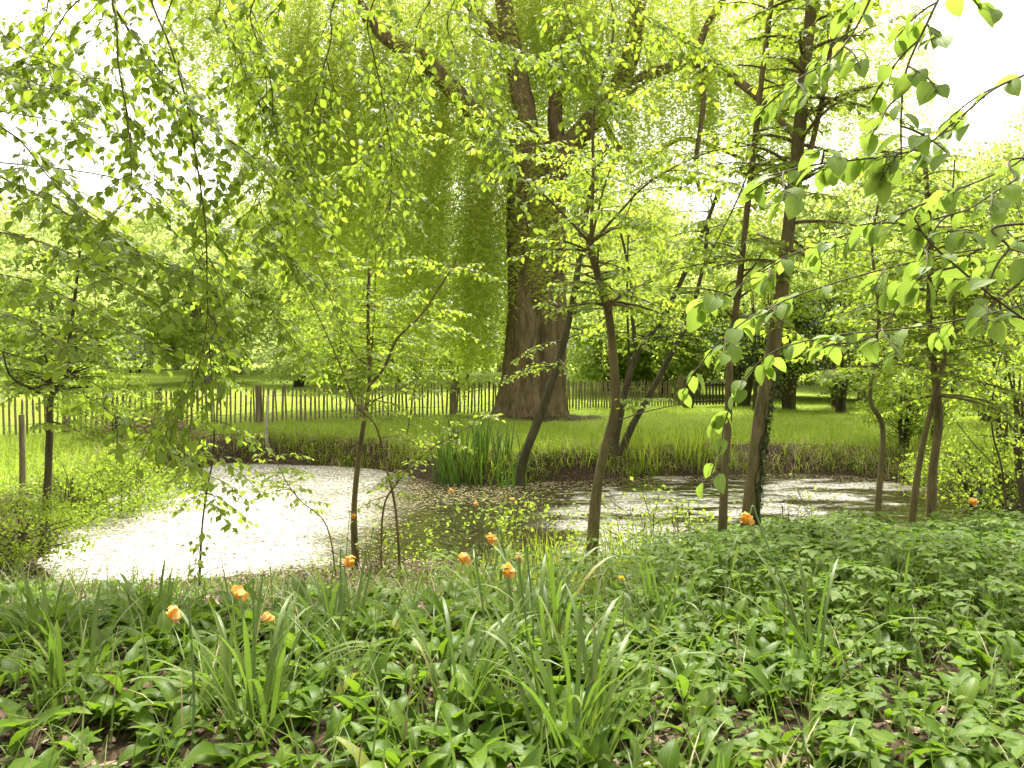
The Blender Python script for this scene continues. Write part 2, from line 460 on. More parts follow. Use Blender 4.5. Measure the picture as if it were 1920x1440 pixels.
att.data.foreach_set("value", lawn_mask(GX, GY).astype(np.float32).ravel())

def water_material():
    """clear dark water; a pale speckled film over the left pool, painted sky reflections on the east arm"""
    m, nt, out = new_mat("pond_water")
    L = nt.links.new
    p = nt.nodes.new("ShaderNodeBsdfPrincipled")
    p.inputs["Base Color"].default_value = (0.022, 0.02, 0.009, 1)
    p.inputs["Roughness"].default_value = 0.05
    p.inputs["IOR"].default_value = 1.5
    p.inputs["Specular IOR Level"].default_value = 1.0
    b = nt.nodes.new("ShaderNodeBump"); b.inputs["Strength"].default_value = 1.0; b.inputs["Distance"].default_value = 0.085
    L(noise(nt, 1.6, 2.5, 0.45, objvec(nt, (1.0, 1.6, 1.0))), b.inputs["Height"])
    L(b.outputs[0], p.inputs["Normal"])
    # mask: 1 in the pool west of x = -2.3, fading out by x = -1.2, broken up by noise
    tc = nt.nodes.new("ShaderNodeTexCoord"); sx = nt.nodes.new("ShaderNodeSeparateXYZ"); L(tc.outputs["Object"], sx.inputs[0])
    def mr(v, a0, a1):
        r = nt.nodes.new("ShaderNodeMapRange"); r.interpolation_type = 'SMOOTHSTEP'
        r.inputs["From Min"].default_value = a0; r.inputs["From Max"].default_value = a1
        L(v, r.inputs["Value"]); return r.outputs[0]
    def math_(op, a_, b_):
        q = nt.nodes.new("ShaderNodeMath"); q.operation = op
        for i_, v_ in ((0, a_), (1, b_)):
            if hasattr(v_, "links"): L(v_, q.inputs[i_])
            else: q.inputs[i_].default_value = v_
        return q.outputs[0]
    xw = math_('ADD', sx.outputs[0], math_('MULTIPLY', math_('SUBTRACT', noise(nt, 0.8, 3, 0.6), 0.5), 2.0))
    sky_glint = math_('MULTIPLY', mr(noise(nt, 0.55, 5, 0.65, objvec(nt, (1.0, 1.5, 1.0))), 0.48, 0.60), math_("MULTIPLY", mr(sx.outputs[0], 0.0, 1.2), 0.6))   # sky reflections on the east arm, painted as pale patches
    reg = math_('MAXIMUM', mr(xw, -1.5, -3.0), sky_glint)
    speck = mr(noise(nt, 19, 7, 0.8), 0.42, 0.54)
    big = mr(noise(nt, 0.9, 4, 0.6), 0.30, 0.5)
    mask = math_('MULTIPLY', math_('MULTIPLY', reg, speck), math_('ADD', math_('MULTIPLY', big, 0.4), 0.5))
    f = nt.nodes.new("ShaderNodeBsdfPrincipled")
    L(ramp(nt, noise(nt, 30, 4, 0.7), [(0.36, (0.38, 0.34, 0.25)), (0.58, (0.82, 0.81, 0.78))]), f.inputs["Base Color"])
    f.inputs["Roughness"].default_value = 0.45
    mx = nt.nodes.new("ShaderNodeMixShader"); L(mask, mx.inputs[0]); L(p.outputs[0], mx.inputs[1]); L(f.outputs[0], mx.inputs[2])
    L(mx.outputs[0], out.inputs["Surface"])
    return m
mb = MB()
mb.add([(-8.5, 7.2, ZW), (10, 7.2, ZW), (10, 19.5, ZW), (-8.5, 19.5, ZW)], [(0, 1, 2, 3)])
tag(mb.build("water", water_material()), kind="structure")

# debris floating on the pond: thick along the far shore, a thin scatter on the open pool
def scatter(n, x0, x1, y0, y1, dens):
    x = U(x0, x1, n); y = U(y0, y1, n)
    k = rng.random(n) < dens(x, y)
    return x[k], y[k]
def scum_dens(x, y):
    d = -pond_sd(x, y)
    edge = np.exp(-d / 0.35) * sstep(10, 13, y)
    patch = np.exp(-(((x + 0.9) / 1.5) ** 2 + ((y - 13.9) / 1.1) ** 2)) + 0.5 * np.exp(-(((x + 6.0) / 0.6) ** 2 + ((y - 12.5) / 2.2) ** 2))
    pool = 0.2 * (x < -1.5)
    mid = 0.45 * np.exp(-(((x + 2.2) / 0.7) ** 2 + ((y - 12.6) / 2.5) ** 2))
    strip = 0.45 * np.exp(-d / .45) * (y > 13.5)
    return np.where(d > 0.0, np.clip(edge + patch + pool + mid + strip + 0.02, 0, 1), 0)
x, y = scatter(80000, -7.5, 8.8, 8.0, 18.6, scum_dens)
n = len(x)
mb = MB()
D = rdir(n, -0.05, 0.05); S = np.cross(D, np.array([0, 0, 1.0])) + rdir(n, -0.12, 0.12) * 0.12
diamonds(mb, np.stack([x, y, np.full(n, ZW + 0.006) + U(0, 0.006, n)], -1), D, S, U(0.02, 0.065, n), U(0.012, 0.035, n))
tag(mb.build("floating_leaf_debris", M['scum'], smooth=False), "brown and yellow leaf debris floating on the pond", "pond debris", kind="stuff")

# ------------------------------------------------------------------ tree builders
UP = np.array([0, 0, 1.0])
def leaves_on(mb, pts, step, L, mode='ovate', nseg=3, droop=0.6, jitter=0.5, wr=0.62, flat=True):
    """alternate leaves along a twig"""
    seg = np.linalg.norm(np.diff(pts, axis=0), axis=1); tot = seg.sum()
    n = max(int(tot / step), 1)
    cs = np.concatenate([[0], np.cumsum(seg)]) / max(tot, 1e-6)
    t = np.clip((np.arange(n) + U(0.1, 0.9, n)) / n, 0, 1)
    P = np.stack([np.interp(t, cs, pts[:, k]) for k in range(3)], -1)
    tg = nrm(pts[-1] - pts[0])[None] * np.ones((n, 1))
    side = np.cross(tg, UP); side = np.where(np.linalg.norm(side, axis=1, keepdims=True) < 0.25, rdir(n, -0.2, 0.2), side); side = nrm(side)
    sg = np.where(np.arange(n) % 2 == 0, 1.0, -1.0)[:, None]
    D = nrm(side * sg * U(0.6, 1.1, n)[:, None] + tg * U(0.3, 0.9, n)[:, None] - UP * U(0.0, droop, n)[:, None] + rdir(n) * jitter * 0.6)
    B = nrm(-UP + rdir(n) * jitter)
    l = L * U(0.6, 1.15, n)
    if mode == 'diamond':
        S = np.cross(D, UP + rdir(n) * jitter)
        diamonds(mb, P, D, S, l, l * wr * U(0.8, 1.2, n))
    else:
        blades(mb, P, D, B, l, l * wr * U(0.85, 1.15, n), U(0.2, 0.9, n), mode, nseg, 0.12, 3 if nseg > 2 else 3)

def spray(wood, leaf, p0, d, length, r, ntw, L, step, mode='ovate', nseg=3, sag=0.35, twl=0.35, droop=0.6, planar=0.75):
    """one side branch: curved, with alternate leafy twigs lying roughly in a plane"""
    d = nrm(d); n = 7
    t = np.linspace(0, 1, n)
    w = nrm(np.cross(d, UP + 1e-3)); 
    wig = U(-0.06, 0.06) * length
    pts = p0 + d * (t * length)[:, None] - UP * (sag * length * t ** 2)[:, None] + w * (np.sin(t * np.pi * U(1, 2)) * wig)[:, None]
    tube(wood, pts, np.linspace(r, max(r * 0.2, 0.0018), n), 5)
    for k in range(ntw):
        tt = 0.15 + 0.85 * (k + rng.random()) / ntw
        q = np.array([np.interp(tt, t, pts[:, c]) for c in range(3)])
        sg = 1 if k % 2 else -1
        td = nrm(w * sg * U(0.5, 1.0) + d * U(0.4, 0.9) + UP * U(-0.5, 0.2) * (1 - planar) * 2 + rdir(1)[0] * 0.18)
        tl = length * twl * U(0.5, 1.15) * (1.15 - 0.6 * tt)
        s = np.linspace(0, 1, 4)
        tp = q + td * (s * tl)[:, None] - UP * (0.25 * tl * s ** 2)[:, None]
        tube(wood, tp, np.linspace(max(r * 0.3, 0.0016), 0.0012, 4), 3)
        leaves_on(leaf, tp, step, L, mode, nseg, droop)
    leaves_on(leaf, pts[3:], step, L, mode, nseg, droop)
    return pts

def traced_tree(name, label, stems, nb, blen, L, step, leafmat='sap', barkmat='bark', t0=0.35, mode='ovate', nseg=2, cat="tree", group=None,
                sides=9, ntw=7, sag=0.3, elev=(-0.1, 0.7), droop=0.6, up_extra=None):
    """a thin tree whose stems follow measured lines: stems = [(points3d, r_base, r_tip), ...]; the first one carries the base"""
    p0 = stems[0][0][0]
    root = empty(name, p0, label, cat, group)
    main, limbs, leaf = MB(), MB(), MB()
    paths = []
    for k, (pts, r0, r1) in enumerate(stems):
        pts = np.asarray(pts)
        n = max(12, 6 * len(pts)); r0, r1 = r0 * .70, r1 * .74
        c = curve(pts, n)
        t = np.linspace(0, 1, n)
        rad = r0 + (r1 - r0) * t ** 0.8
        if k == 0:
            rad = rad * (1 + 0.5 * np.exp(-t * 22))
        ph = U(0, 6)
        bump = lambda tt, an, p, ph=ph: 1 + 0.06 * np.sin(an * 3 + tt * 17 + ph) + 0.05 * np.sin(an * 2 - tt * 31 + ph)
        if k == 0:
            tube(main, c, rad, sides if r0 > 0.015 else 6, bump)
        else:
            lm = MB(); tube(lm, c, rad, sides if r0 > 0.015 else 6, bump)
            lm.build("limb", M[barkmat], root)
        paths.append((c, rad))
    nb = int(nb * 2.3); L = L * 1.4
    lens = np.array([np.linalg.norm(np.diff(c, axis=0), axis=1).sum() for c, _ in paths])
    for b in range(nb):
        k = rng.choice(len(paths), p=lens / lens.sum())
        c, rad = paths[k]
        t = U(t0 if k == 0 else 0.2, 1.0) ** 0.9
        ii = min(int(t * (len(c) - 1)), len(c) - 1)
        a = U(0, 2 * np.pi)
        d = np.array([math.cos(a), math.sin(a) * 0.8, U(*elev)])
        ln = blen * U(0.5, 1.15) * (1.1 - 0.45 * t)
        spray(limbs, leaf, c[ii], d, ln, min(max(rad[ii] * 0.4, 0.004), 0.02), ntw, L, step, mode, nseg, sag, droop=droop)
    main.build("trunk", M[barkmat], root)
    if limbs.n: limbs.build("branches", M[barkmat], root)
    if leaf.n: leaf.build("crown", M[leafmat], root)
    return root

def px(Y, *pts):
    """photo points at one distance (or from Y[0] at the first to Y[1] at the last)"""
    if np.isscalar(Y): Y = (Y, Y)
    n = len(pts)
    return np.array([at(a, b, Y[0] + (Y[1] - Y[0]) * k / max(n - 1, 1)) for k, (a, b) in enumerate(pts)])

def grounded(pts, sink=0.06):
    """first point set on the ground"""
    pts = np.array(pts); pts[0, 2] = gz(pts[0, 0], pts[0, 1]) - sink
    return pts

def blob_tree(name, label, loc, h, rad, nclump, nleaf, L, leafmat='far', barkmat='bark', trunk_r=0.2, stems=1, base=0.25, flat=0.8, cat="tree", group=None, wr=0.7, spread=0.33):
    """a full tree or shrub: stems, limbs to every clump, and leaves gathered in uneven clumps"""
    loc = np.array([loc[0], loc[1], float(gz(loc[0], loc[1]))])
    root = empty(name, loc, label, cat, group)
    tr, li, lf = MB(), MB(), MB()
    tops = []
    for s in range(stems):
        a = U(0, 6.28); o = (0.0 if stems == 1 else U(0.1, 0.35) * rad * 0.6)
        b0 = loc + np.array([math.cos(a) * o * 0.5, math.sin(a) * o * 0.5, -0.08])
        top = loc + np.array([math.cos(a) * o * 2 + U(-.1, .1) * rad, math.sin(a) * o * 2 + U(-.1, .1) * rad, h * U(0.72, 0.9)])
        mid = (b0 + top) / 2 + np.array([U(-.12, .12), U(-.12, .12), 0]) * rad
        c = curve([b0, mid, top], 12)
        tube(tr, c, np.linspace(trunk_r, trunk_r * 0.18, 12) * (1 + 0.5 * np.exp(-np.linspace(0, 1, 12) * 14)), 8)
        tops.append(c)
    for k in range(nclump):
        u = rdir(1)[0] * U(0.35, 1.0) ** 0.5
        zc = base + (1 - base) * (0.5 + 0.5 * u[2])
        wz = math.sin(math.pi * min(max((zc - base) / (1 - base) * 0.85 + 0.15, 0), 1)) ** 0.6
        c0 = loc + np.array([u[0] * rad * wz, u[1] * rad * wz, h * zc])
        st = tops[rng.integers(stems)]
        ii = int(np.clip((c0[2] - loc[2]) / h * 0.75, 0.1, 0.95) * 11)
        p = curve([st[ii], (st[ii] + c0) / 2 + np.array([0, 0, 0.06 * h * U(-0.5, 1)]), c0], 6)
        tube(li, p, np.linspace(trunk_r * 0.22, 0.006, 6), 4)
        m = int(nleaf / nclump * U(0.5, 1.6))
        cr = rad * spread * U(0.6, 1.25)
        q = rdir(m) * (rng.random(m) ** 0.45)[:, None] * np.array([cr, cr, cr * flat * 0.7])
        q[:, 2] -= 0.18 * (q[:, 0] ** 2 + q[:, 1] ** 2) / cr
        D = nrm(q / cr * 0.7 + rdir(m) + np.array([0, 0, -0.35]))
        diamonds(lf, c0 + q, D, rdir(m) * np.array([1, 1, .5]), L * U(0.6, 1.3, m), L * wr * U(0.7, 1.2, m))
    tr.build("trunk" if stems == 1 else "stems", M[barkmat], root)
    li.build("branches", M[barkmat], root)
    lf.build("crown", M[leafmat], root)
    return root

# ------------------------------------------------------------------ the weeping willow
def build_willow():
    Y0 = 24.0
    base = at(1000, 770, Y0); base[2] = gz(base[0], base[1])
    root = empty("weeping_willow", base, "massive old weeping willow with furrowed twin trunk on the far bank lawn", "tree")
    def P(a, b, dy=0.0): return at(a, b, Y0 + dy)
    def rough(tt, an, p):
        return 1 + 0.045 * np.sin(an * 17 + 2.2 * np.sin(p[:, 2:3] * 1.7) + np.sin(p[:, 2:3] * 5)) + 0.03 * np.sin(an * 31 + 3 * np.sin(p[:, 2:3] * 2.9)) + 0.07 * np.sin(an * 3 + p[:, 2:3])
    mb = MB()
    c = curve([np.array([base[0] - 0.35, Y0, base[2] - 0.3]), P(982, 700), P(986, 600), P(984, 480), P(984, 380), P(990, 270)], 70)
    t = np.linspace(0, 1, 70)
    tube(mb, c, (0.60 - 0.13 * t) * (1 + 0.75 * np.exp(-t * 13)), 72, rough)
    c = curve([np.array([base[0] + 0.38, Y0 + .15, base[2] - 0.3]), P(1030, 700, .15), P(1030, 600, .15), P(1030, 480, .15), P(1034, 380, .1), P(1048, 270, .1)], 70)
    tube(mb, c, (0.52 - 0.10 * t) * (1 + 0.7 * np.exp(-t * 13)), 72, rough)
    mb.build("trunk", M['barkw'], root)
    limbs = [  # traced limbs: points, start radius, end radius
        ([P(985, 300), P(985, 230, .2), P(965, 120, .4), P(945, 0, .6), P(930, -160, 1)], .42, .2),
        ([P(985, 300), P(920, 240, -.3), P(850, 170, -.8), P(790, 112, -1.2), P(735, 80, -1.6), P(690, 35, -2), P(640, -60, -2.4)], .34, .13),
        ([P(1050, 300, .1), P(1085, 255), P(1140, 190), P(1180, 110), P(1198, 0), P(1210, -150)], .36, .2),
        ([P(1140, 195), P(1220, 140, -.4), P(1310, 118, -.8), P(1380, 150, -1.2), P(1440, 200, -1.5), P(1500, 265, -1.8)], .2, .08),
        ([P(1050, 290, .3), P(1040, 200, .8), P(1055, 90, 1.4), P(1090, -60, 2)], .26, .12),
        ([P(1315, 120, -.8), P(1318, 200, -.7), P(1305, 300, -.6), P(1312, 360, -.5)], .09, .05),
        ([P(1300, 118, -.8), P(1330, 40, -1), P(1400, -60, -1.4)], .12, .07),
        ([P(960, 110, .4), P(900, 30, 1.2), P(820, -40, 2), P(700, -120, 3)], .18, .08),
        ([P(800, 118, -1.2), P(775, 180, -1.3), P(735, 250, -1.5), P(700, 290, -1.6)], .08, .03),
        ([P(1060, 80, 1.4), P(1180, 300, 2.5), P(1280, 260, 3.5), P(1400, 300, 4.5)], .12, .06),
    ]
    for pts, r0, r1 in limbs:
        mb = MB(); n = 8 * len(pts)
        tube(mb, curve(pts, n), np.linspace(r0, r1, n), 20, rough)
        mb.build("limb", M['barkw'], root)
    # hanging shoots: (photo x range, photo y of the top, photo y of the tip, depth range, count)
    lf, tw = MB(), MB()
    zones = [((950, 1080), (230, 400), (380, 620), (22.5, 23), 40), ((330, 460), (-260, -60), (40, 260), (19, 27), 100), ((440, 580), (-260, 60), (120, 420), (19, 27), 160), ((500, 600), (60, 250), (380, 600), (20, 26), 60),
             ((560, 700), (-220, 150), (240, 560), (20, 28), 190), ((700, 950), (-220, 60), (150, 380), (20, 30), 300),
             ((560, 680), (100, 380), (460, 660), (22, 29), 60), ((660, 790), (150, 400), (480, 700), (22, 29), 90), ((780, 945), (120, 420), (560, 712), (22, 25.5), 95),
             ((860, 930), (180, 350), (610, 715), (22, 24), 70),
             ((940, 1080), (-200, 0), (40, 300), (24.5, 30), 280), ((1060, 1330), (-220, 60), (120, 310), (22, 30), 330),
             ((1075, 1300), (250, 440), (480, 670), (27, 32), 100), ((1180, 1500), (60, 240), (300, 410), (22, 28), 90), ((1300, 1520), (-200, 150), (120, 300), (21, 29), 240),
             ((1290, 1480), (300, 450), (520, 650), (21, 27), 40), ((1480, 1760), (-160, 150), (140, 320), (22, 29), 140)]
    for (xa, xb), (ta, tb), (ba, bb), (ya, yb), n in zones:
        for k in range(int(n * 2.0)):
            if k % 7 == 0:
                cX, cY, cT, cB = U(xa, xb), U(max(ya, 22.3), yb + 1), U(ta, tb), U(ba, bb)
            X, Yd = cX + rng.normal(0, 17), cY + rng.normal(0, .4)
            top = at(X, cT + U(-60, 60), Yd); bot = at(X, cB + U(-70, 70), Yd)
            if top[2] - bot[2] < 0.8: continue
            m = 9; s = np.linspace(0, 1, m)
            aw = np.array([(top[0] - 0.8), (Yd - 24) * 0.6, 0]); aw = aw / (np.linalg.norm(aw) + 0.5) * U(0.2, 0.7)
            pts = top[None] * (1 - s)[:, None] + bot[None] * s[:, None]
            pts += aw * (1 - (1 - s) ** 3)[:, None] - aw
            pts[:, 0] += 0.05 * np.sin(s * U(3, 7) + U(0, 6)); pts[:, 1] += 0.05 * np.sin(s * U(3, 7) + U(0, 6))
            tube(tw, pts, np.linspace(0.003, 0.0015, m), 3)
            ln = np.linalg.norm(pts[0] - pts[-1]); q = int(ln / 0.075)
            t = np.sort(rng.random(q)) ** 0.85
            C = np.stack([np.interp(t, s, pts[:, c]) for c in range(3)], -1)
            D = rdir(q, -0.4, 0.4) + np.array([0, 0, -0.5])
            diamonds(lf, C + rdir(q) * 0.09, D, rdir(q), U(0.11, 0.22, q), U(0.03, 0.055, q))
    tw.build("hanging_shoots", M['wtwig'], root)
    lf.build("crown", M['willow'], root)
build_willow()

# ------------------------------------------------------------------ slender trees on the two banks
def stem_on_ground(Y, *pts, r=(0.08, 0.03)):
    return (grounded(px(Y, *pts)), r[0], r[1])

traced_tree("alder_tree", "tall straight brown trunk, thickest of the slender trees on the near right bank",
    [stem_on_ground(6.8, (1400, 1012), (1412, 900), (1425, 800), (1445, 680), (1462, 560), (1482, 400), (1500, 240), (1512, 100), (1525, -20), (1545, -200), r=(.098, .06)),
     (px(6.8, (1488, 370), (1520, 280), (1545, 170), (1565, 70), (1625, -40)), .04, .02),
     (px((6.8, 6.4), (1545, 165), (1600, 20), (1580, -60)), .02, .012)],
    26, 1.0, 0.055, 0.035, t0=0.45, sides=14)
traced_tree("thin_bank_tree", "thin mossy leaning trunk just left of the thick straight trunk",
    [stem_on_ground(7.0, (1352, 1010), (1358, 900), (1365, 800), (1370, 660), (1385, 540), (1398, 420), (1414, 280), (1428, 150), (1445, 10), (1460, -150), r=(.05, .03)),
     (px(7.0, (1412, 300), (1380, 380), (1350, 440), (1320, 500)), .012, .006)],
    24, 0.9, 0.055, 0.035, t0=0.35)
traced_tree("forked_sapling", "crooked grey brown sapling in the middle with a many branched fork at head height",
    [stem_on_ground(8.0, (1103, 1005), (1118, 930), (1133, 850), (1152, 770), (1152, 700), (1143, 600), (1128, 540), (1108, 470), (1106, 440), r=(.078, .05)),
     (px(8.0, (1108, 455), (1112, 330), (1115, 200), (1150, 60), (1135, -60)), .03, .01),
     (px(8.0, (1108, 455), (1130, 360), (1150, 300)), .022, .007),
     (px((8.0, 7.0), (1106, 455), (1040, 385), (960, 310), (880, 250)), .022, .006),
     (px((8.0, 7.4), (1110, 455), (1160, 400), (1220, 340), (1330, 285), (1440, 270)), .022, .006),
     (px((8.0, 8.4), (1118, 450), (1170, 410), (1200, 350), (1280, 310)), .016, .006),
     (px((8.0, 7.6), (1142, 570), (1190, 540), (1250, 518)), .022, .008),
     (px((8.0, 7.7), (1153, 790), (1210, 772), (1290, 755)), .012, .005)],
    40, 1.05, 0.055, 0.035, t0=0.6, sides=12)
traced_tree("leaning_tree", "dark stem leaning right in front of the big willow trunk",
    [stem_on_ground(14.95, (965, 915), (985, 850), (1012, 780), (1040, 700), (1062, 620), (1080, 530), (1092, 440), (1110, 350), (1140, 270), r=(.14, .06)),
     (px(14.95, (1075, 570), (1130, 565), (1180, 550)), .03, .01)],
    13, 1.5, 0.075, 0.06, t0=0.35, barkmat='barkdark', nseg=2)
traced_tree("twin_stem_tree", "dark tree with upright split stem right of the forked sapling",
    [stem_on_ground(16.2, (1148, 858), (1158, 800), (1172, 735), (1195, 665), (1245, 590), (1285, 510), (1320, 430), (1350, 350), r=(.13, .05)),
     (px(16.2, (1195, 665), (1186, 600), (1182, 520), (1160, 420)), .07, .03),
     (px(16.2, (1180, 700), (1176, 560), (1178, 440)), .04, .02)],
    13, 1.6, 0.08, 0.06, t0=0.4, barkmat='barkdark')
traced_tree("slanting_tree", "dark bare stem slanting strongly right across the far bank grass",
    [stem_on_ground(16.4, (1158, 852), (1185, 800), (1215, 745), (1250, 680), (1290, 600), (1318, 500), (1330, 400), r=(.12, .045))],
    8, 1.5, 0.08, 0.06, t0=0.5, barkmat='barkdark')
traced_tree("pondside_sapling", "slim forked sapling at the pond edge left of centre, its limb reaching right",
    [stem_on_ground(8.7, (668, 1050), (664, 960), (672, 860), (686, 770), (693, 700), (690, 620), (692, 500), r=(.055, .02)),
     (px((8.7, 8.2), (690, 725), (720, 690), (745, 635), (790, 590), (830, 530), (858, 485)), .03, .007),
     (px((8.7, 8.4), (694, 690), (655, 650), (620, 560), (590, 480)), .016, .005),
     (px((8.7, 9), (695, 690), (703, 560), (705, 440)), .016, .005),
     (px((8.7, 8.2), (688, 755), (740, 735), (790, 705)), .012, .004)],
    30, 0.9, 0.05, 0.035, t0=0.5, sides=10)
traced_tree("wiry_sapling", "thin crossing stems of a wiry sapling beside the slim pond edge sapling",
    [stem_on_ground(8.2, (752, 1060), (742, 960), (725, 880), (705, 800), (668, 760), (640, 690), (600, 600), (560, 520), r=(.022, .007)),
     (grounded(px(8.2, (715, 1055), (718, 960), (745, 905), (790, 855), (860, 810), (930, 780))), .02, .006),
     (px(8.2, (742, 905), (762, 820), (775, 740), (800, 650)), .01, .004)],
    22, 0.6, 0.045, 0.035, t0=0.35, sides=7)
traced_tree("wiry_sapling", "very thin bowed stem arching over the bright pool towards the pool's right edge",
    [stem_on_ground(8.4, (632, 1062), (612, 985), (560, 935), (525, 880), (500, 800), r=(.014, .005))],
    10, 0.5, 0.045, 0.035, t0=0.3, sides=6)
traced_tree("bank_tree", "dark crooked tree with stubby fork beside the post on the left bank",
    [stem_on_ground(9.6, (82, 990), (90, 900), (93, 820), (96, 745), (128, 705), (130, 640), (140, 560), (150, 470), r=(.075, .02)),
     (px((9.6, 9.0), (96, 748), (60, 730), (20, 705), (5, 660)), .03, .012),
     (px(9.6, (98, 745), (90, 690), (78, 620), (70, 540)), .025, .008),
     (px(9.6, (95, 790), (130, 800), (150, 810)), .02, .008)],
    34, 1.1, 0.06, 0.04, t0=0.45, barkmat='barkdark', leafmat='horn', sides=10)
traced_tree("pool_sapling", "very thin dark upright sapling standing at the near edge of the bright pool",
    [stem_on_ground(7.4, (373, 1095), (378, 1000), (388, 920), (400, 850), (401, 760), (392, 640), (386, 520), (366, 400), r=(.016, .006))],
    16, 0.6, 0.065, 0.05, t0=0.1, leafmat='horn', barkmat='barkdark', sides=7, elev=(-.4, .3), sag=.4)
traced_tree("crooked_sapling", "crooked kinked sapling on the right bank, forked high above",
    [stem_on_ground(7.9, (1636, 985), (1650, 900), (1655, 800), (1632, 752), (1638, 680), (1648, 590), (1640, 520), (1636, 440), (1660, 330), r=(.045, .014)),
     (px(7.9, (1648, 600), (1660, 540), (1672, 500)), .014, .005),
     (px((7.9, 7.2), (1635, 755), (1590, 720), (1540, 670)), .012, .005)],
    26, 0.85, 0.05, 0.035, t0=0.4)
traced_tree("mossy_sapling", "mossy stem on the right bank bending right into a long limb",
    [stem_on_ground(8.0, (1700, 985), (1722, 880), (1748, 760), (1778, 650), (1795, 620), (1850, 580), (1920, 520), (1990, 440), r=(.048, .02)),
     (px(8.0, (1788, 630), (1790, 520), (1785, 400), (1790, 300)), .022, .01)],
    26, 1.0, 0.05, 0.035, t0=0.35)
traced_tree("mossy_tree", "upright mossy trunk, rightmost of the slender trees on the right bank",
    [stem_on_ground(8.1, (1745, 995), (1748, 900), (1760, 790), (1752, 700), (1742, 600), (1745, 480), (1740, 380), (1730, 250), r=(.07, .03))],
    34, 1.1, 0.05, 0.035, t0=0.3, sides=12)
traced_tree("reedy_sapling", "thin dark dead stem at the far right of the water",
    [stem_on_ground(9.6, (1893, 975), (1880, 890), (1860, 800), (1868, 700), (1900, 600), r=(.022, .008))],
    8, 0.7, 0.05, 0.04, t0=0.4, barkmat='barkdark')

c = curve(grounded(px(6.8, (1400, 1012), (1412, 900), (1425, 800), (1445, 680))), 60)
k = (60 * rng.random(420) ** 1.5).astype(int); n = len(k); a = U(-1.3, 1.1, n)
out = np.stack([np.cos(a), -np.abs(np.sin(a)) * .9 - .15, 0 * a], -1); out = nrm(out); mb = MB()
P = c[k] + out * .072 + rdir(n) * .012; D = nrm(-UP * .6 + out * .5 + rdir(n) * .7); L = U(.02, .042, n)
blades(mb, P, D, -out, L, L * .9, U(.1, .7, n), 'ovate', 2, .12)
for e in (.3, -.2, .8):
    q = np.arange(0, 48); o = np.array([math.cos(-.6 - e), math.sin(-.6 - e), 0]) * .07
    tube(mb, c[q] + o + np.c_[.015 * np.sin(q * .5 + e * 9), 0 * q, 0 * q], .0035, 4)
base = np.array(c[0])
tag(mb.build("ivy", M['darkleaf'], None, origin=base), "small dark ivy climbing the lower right side of the thick straight trunk", "ivy")

# ------------------------------------------------------------------ trees at the camera's sides, reaching over the view
def side_tree(name, label, base, trunk_top, boughs, leafmat, L, step, nseg, r0, extra, cat="tree"):
    base = np.array([base[0], base[1], float(gz(base[0], base[1]))])
    root = empty(name, base, label, cat)
    tr, li, lf = MB(), MB(), MB()
    c = curve([base - UP * .1, base + (np.array(trunk_top) - base) * .5 + np.array([.1, .05, 0]), trunk_top], 20)
    tube(tr, c, np.linspace(r0, r0 * .45, 20) * (1 + .5 * np.exp(-np.linspace(0, 1, 20) * 16)), 16)
    for pts, r, ntw, twl, sag in boughs:
        st = c[int(np.clip(np.argmin(np.abs(c[:, 2] - pts[0][2] + 0.3)), 6, 19))]
        full = np.vstack([st, pts])
        n = 10 * len(full); cc = curve(full, n)
        tube(li, cc, np.linspace(r, .002, n), 6)
        seg = np.linalg.norm(np.diff(curve(pts, 40), axis=0), axis=1).sum()
        seg2 = np.linalg.norm(np.diff(cc[int(n * .1):], axis=0), axis=1).sum()
        nb = max(int(seg / ntw), 2); nb += int(max(seg2 - seg, 0) / ntw * .22)
        for k in range(nb):
            t = (k + rng.random()) / nb
            ii = int(np.interp(t ** .8 if seg2 > seg * 1.3 else t, [0, 1], [.2, 1]) * (n - 1))
            q = cc[ii]; tg = nrm(cc[min(ii + 1, n - 1)] - cc[max(ii - 1, 0)])
            sd_ = np.cross(tg, UP)
            sd_ = nrm(sd_ if np.linalg.norm(sd_) > .3 else rdir(1, -.2, .2)[0])
            d = nrm(sd_ * (1 if k % 2 else -1) * U(.5, 1) + tg * U(.3, .8) + rdir(1)[0] * .35)
            spray(li, lf, q, d, twl * U(.5, 1.2), .0028, 4, L, step, 'ovate', nseg, sag, .4, extra)
        leaves_on(lf, cc[int(n * .2):], step * 1.3, L, 'ovate', nseg, extra)
    tr.build("trunk", M['bark'], root)
    li.build("branches", M['twig'], root)
    lf.build("crown", M[leafmat], root)
    return root

GAP = .5
B = []
def bough(Y, pts, r=.012, gap=.16, twl=.4, sag=.3): B.append((px(Y, *pts), r, gap * GAP, twl, sag))
bough((4.6, 4.4), [(150, -120), (212, 10), (222, 120), (240, 230), (247, 330), (250, 380)], .009, .17, .34)
bough((4.6, 5.2), [(170, -140), (212, 5), (260, 80), (330, 170), (400, 240), (480, 300), (545, 370), (620, 430)], .010, .15, .36)
bough((5.0, 4.6), [(250, -120), (285, 5), (320, 90), (352, 200), (368, 300), (385, 420), (388, 520), (388, 600), (372, 690), (330, 770), (285, 800)], .009, .14, .32)
bough((5.4, 5.8), [(330, -140), (420, 40), (470, 160), (520, 260), (560, 350)], .008, .13, .4)
bough((5.6, 6.0), [(560, -120), (620, 40), (600, 150), (575, 260), (560, 380), (520, 480)], .008, .15, .42)
bough((5.6, 5.4), [(60, -160), (90, -20), (80, 80), (110, 170), (150, 260)], .007, .16, .36)
bough((5.6, 5.8), [(380, -150), (330, -20), (300, 80), (310, 180), (290, 270)], .007, .18, .34)
bough((5.8, 6.0), [(560, -150), (540, -20), (480, 60), (440, 140), (420, 220)], .007, .16, .36)
